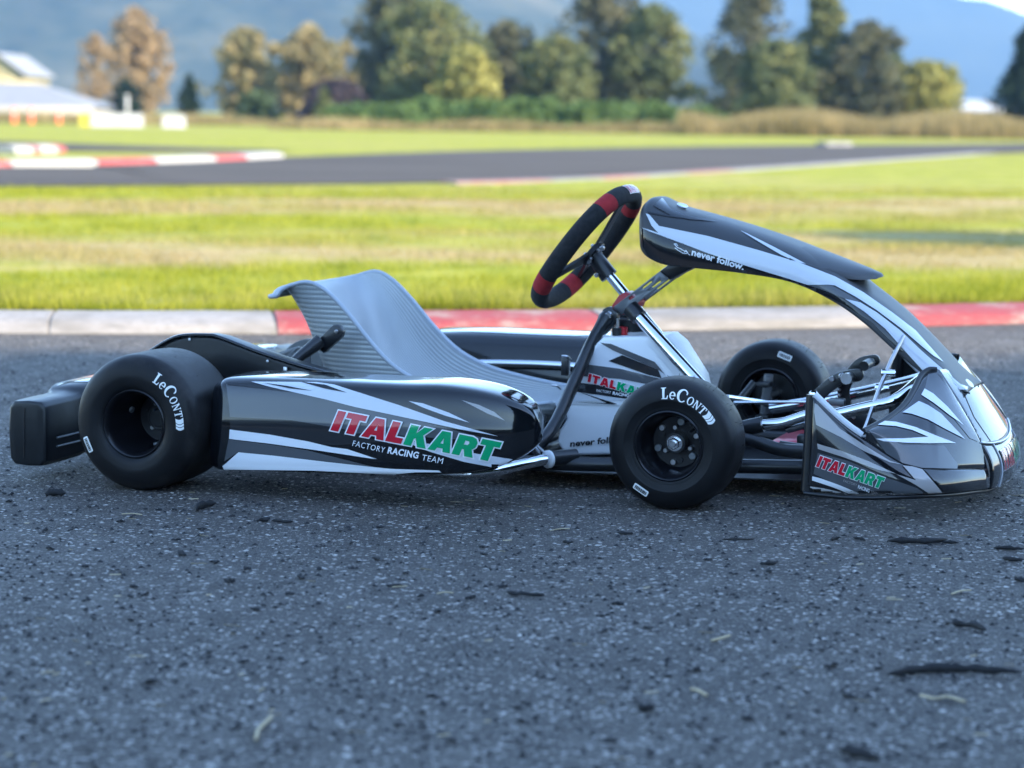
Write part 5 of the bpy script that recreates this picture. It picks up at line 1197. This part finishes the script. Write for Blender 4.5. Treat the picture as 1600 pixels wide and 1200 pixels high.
# ================================================================== LITTER ON THE ASPHALT
M['crumb'] = speckled('crumb', (0.008, 0.008, 0.009), (0.02, 0.02, 0.021), 200, 0.75, 0.5, dist=0.001)
M['straw'] = speckled('straw', (0.34, 0.27, 0.16), (0.50, 0.42, 0.27), 60, 0.8, 0.0)
M['twig'] = speckled('twig', (0.016, 0.014, 0.014), (0.045, 0.038, 0.034), 80, 0.85, 0.6, dist=0.002)
M['chip'] = speckled('chip', (0.15, 0.139, 0.125), (0.58, 0.54, 0.485), 14, 0.6, 0.0)
def blob_geo(L, W_, H, seed, nseg=9, nr=7):
    rows = []
    for i in range(nseg+1):
        t_ = i/nseg; r = (math.sin(t_*PI)**0.3)*(1.25-0.5*t_) if 0 < i < nseg else 0.05; rw = []
        bend = 0.12*L*math.sin(t_*PI*1.3+seed)
        for j in range(nr):
            a = 2*PI*j/nr; k = 0.8+0.95*noise.noise((i*1.1, j*1.7, seed))
            rw.append(((t_-.5)*L, bend+W_*r*k*math.cos(a), max(0, H*(0.5+0.62*r*k*math.sin(a)))))
        rows.append(rw)
    V, F = grid(rows, closed_v=True); F += [tuple(range(nr-1, -1, -1)), tuple(nseg*nr+j for j in range(nr))]; return V, F
# big pieces, one by one
BIG = [
 (1385, 1062, 1590, 1052, .0085, .013, 'long black rubber strip lying at the lower right', 'rubber strip'),
 (1392, 852, 1478, 846, .010, .011, 'thick black rubber roll in front of the nose', 'rubber strip'),
 (1470, 848, 1498, 851, .004, .006, 'thin black sliver touching the thick rubber roll', 'rubber strip'),
 (70, 776, 103, 776, .010, .014, 'black rubber lump left of the rear wheel', 'rubber crumb'),
 (1553, 860, 1600, 860, .006, .008, 'black rubber sliver at the right edge, upper of two', 'rubber strip'),
 (1565, 876, 1600, 878, .006, .008, 'black rubber sliver at the right edge, lower of two', 'rubber strip'),
 (792, 928, 848, 936, .006, .008, 'knobbly black rubber strip in the middle of the foreground', 'rubber strip'),
 (1488, 978, 1543, 990, .008, .011, 'bristly black rubber piece above the long strip', 'rubber strip'),
 (1130, 846, 1178, 843, .003, .004, 'thin dark twig on the asphalt right of the front wheel', 'twig'),
 (963, 835, 990, 836, .004, .006, 'short black rubber sliver below the front wheel', 'rubber strip'),
 (1318, 1176, 1370, 1196, .008, .012, 'blurred black lump at the bottom edge right of the middle', 'rubber crumb'),
 (306, 802, 334, 792, .009, .016, 'upright black rubber scrap with straw under the rear wheel', 'rubber crumb'),
 (424, 817, 458, 817, .005, .007, 'flat black rubber scrap below the left end of the side pod', 'rubber crumb'),
 (995, 1112, 1024, 1112, .008, .011, 'blurred black crumb low in the middle of the picture', 'rubber crumb'),
 (1294, 846, 1316, 843, .004, .006, 'small black sliver under the nose fin', 'rubber crumb'),
 (1332, 843, 1354, 846, .004, .006, 'small black sliver right of the one under the fin', 'rubber crumb'),
 (1190, 885, 1216, 880, .005, .007, 'black sliver with a straw tip in the right foreground', 'rubber crumb'),
]
for i, (x0, y0, x1, y1, w, h, lb, cat_) in enumerate(BIG):
    a, b = G(x0, y0), G(x1, y1); c = (a+b)/2; L = (b-a).length; V, F = blob_geo(L, w*0.55, h*0.95, i*1.7, 16 if L > .12 else 9)
    o = mesh_obj('rubber_strip' if 'strip' in cat_ else ('twig' if cat_ == 'twig' else 'rubber_crumb'), V, F, 'crumb' if cat_ != 'twig' else 'twig', smooth=True, label=lb, category=cat_)
    o.location = (c.x, c.y, 0.0006); o.rotation_euler.z = math.atan2(b.y-a.y, b.x-a.x)
STRAW = [([(400, 1162), (403, 1148), (412, 1138), (424, 1126)], .0035, 'bent pale straw with a knob at the lower left'), ([(1438, 1092), (1462, 1097), (1480, 1094), (1508, 1102)], .003, 'pale knotted straw below the long rubber strip'),
         ([(1112, 1006), (1124, 1003), (1140, 998)], .003, 'tan leaf stalk in the right foreground'), ([(1487, 932), (1517, 926)], .0022, 'thin pale straw left of the right edge'), ([(860, 832), (890, 829)], .0015, 'short pale straw in front of the front wheel'),
         ([(1080, 1082), (1104, 1092)], .003, 'pale straw curl at the bottom right of the middle'), ([(683, 931), (708, 930)], .0018, 'short pale straw left of the knobbly strip'), ([(190, 806), (222, 807)], .0016, 'hair-thin pale straw below the rear wheel')]
for pts, r, lb in STRAW:
    P = [G(*p) + V3((0, 0, .002 + r)) for p in pts]
    if len(P) == 2: P.insert(1, (P[0]+P[1])/2 + V3((0, .004, .001)))
    V, F = tube_geo(P, r*.7, 6, 14); o = mesh_obj('straw', V, F, 'straw', label=lb, category='straw')
# the many small crumbs that can still be told apart
meshes = []
for k in range(6):
    V, F = blob_geo(.022+.006*k, .0045+.0007*k, .0065+.0009*k, 30+k*2.2, 6, 6); me = bpy.data.meshes.new('rubber_crumb'); me.from_pydata(V, [], F); me.materials.append(M['crumb']); meshes.append(me)
for k in range(240):
    px, py = random.uniform(-30, 1630), 770 + 430*random.random()**1.5
    p = G(px, py); o = bpy.data.objects.new('rubber_crumb', meshes[k % 6]); s = random.uniform(.18, .62)*(1.0 if py < 1000 else .85); o.scale = (s, s, s*random.uniform(.8, 1.3))
    q = to_kart(p)
    if -.4 < q.x < 1.66 and -.74 < q.y: continue
    o.location = (p.x, p.y, .0006); o.rotation_euler.z = random.random()*6.28
    link(o, None, label='small black rubber crumb scattered on the asphalt', category='rubber crumb', group='rubber crumbs scattered over the asphalt')
# uncountable grit: pale stone chips proud of the surface, and tiny crumbs
def scatter(name, n, smin, smax, flat, material, label, y0=1.9, y1=8.0):
    u = rng.random(n); yy = y0*(y1/y0)**u; xx = (rng.random(n)*2-1)*(.245*yy+.25); ok = yy < np.array([kerb_y(x) for x in xx])-.03; xx, yy = xx[ok], yy[ok]; n = len(xx)
    s = smin + (smax-smin)*rng.random(n)**3; a = rng.random(n)*2*PI; k = 6; ring = []
    for j in range(k):
        th = a + 2*PI*j/k; rr_ = s*(.65+.5*rng.random(n)); ring.append(np.stack([xx+np.cos(th)*rr_*1.25, yy+np.sin(th)*rr_*.85, np.zeros(n)+.0003], 1))
    top_ = np.stack([xx, yy, s*flat+.0004], 1); P = []
    for j in range(k): P += [ring[j], ring[(j+1) % k], top_]
    tri_mesh(name, np.stack(P, 1).reshape(-1, 3), 3, material, kind='stuff', label=label, category='grit')
scatter('stone_chips', 46000, .0009, .0046, .28, 'chip', 'pale stone chips showing in the dark asphalt')
scatter('rubber_grit', 16000, .0012, .0055, .8, 'crumb', 'fine black rubber grit strewn over the asphalt')
n = 90; P = []
for k in range(n):
    px, py = random.uniform(-20, 1620), 765+435*random.random()**1.3; p = G(px, py); a = random.random()*PI; L = random.uniform(.004, .014); d_ = V3((math.cos(a), math.sin(a)*.6, 0))*L; w_ = V3((-d_.y, d_.x, 0)).normalized()*.0005; z = V3((0, 0, .0015))
    P += [p-d_-w_+z, p+d_-w_+z, p+d_+w_+z*2, p-d_+w_+z*2]
tri_mesh('straw_bits', np.array([tuple(p) for p in P]), 4, 'straw', kind='stuff', label='tiny dry straw bits scattered on the asphalt', category='straw')
# ================================================================== THE AIR
bm = bmesh.new(); bmesh.ops.create_cube(bm, size=1.0); bmesh.ops.scale(bm, vec=(7000, 5550, 330), verts=bm.verts); bmesh.ops.translate(bm, vec=(400, 1525, 330/2-4), verts=bm.verts)
hm = bpy.data.materials.new('haze_air'); hm.use_nodes = True; hn = hm.node_tree.nodes; hn.clear()
pv = hn.new('ShaderNodeVolumePrincipled'); pv.inputs['Color'].default_value = (0.36, 0.62, 1.0, 1); pv.inputs['Density'].default_value = 0.00018; pv.inputs['Anisotropy'].default_value = 0.0
ho = hn.new('ShaderNodeOutputMaterial'); hm.node_tree.links.new(pv.outputs[0], ho.inputs['Volume'])
bm_obj('haze', bm, hm, None, kind='stuff', label='pale blue haze in the air over the valley', category='haze')
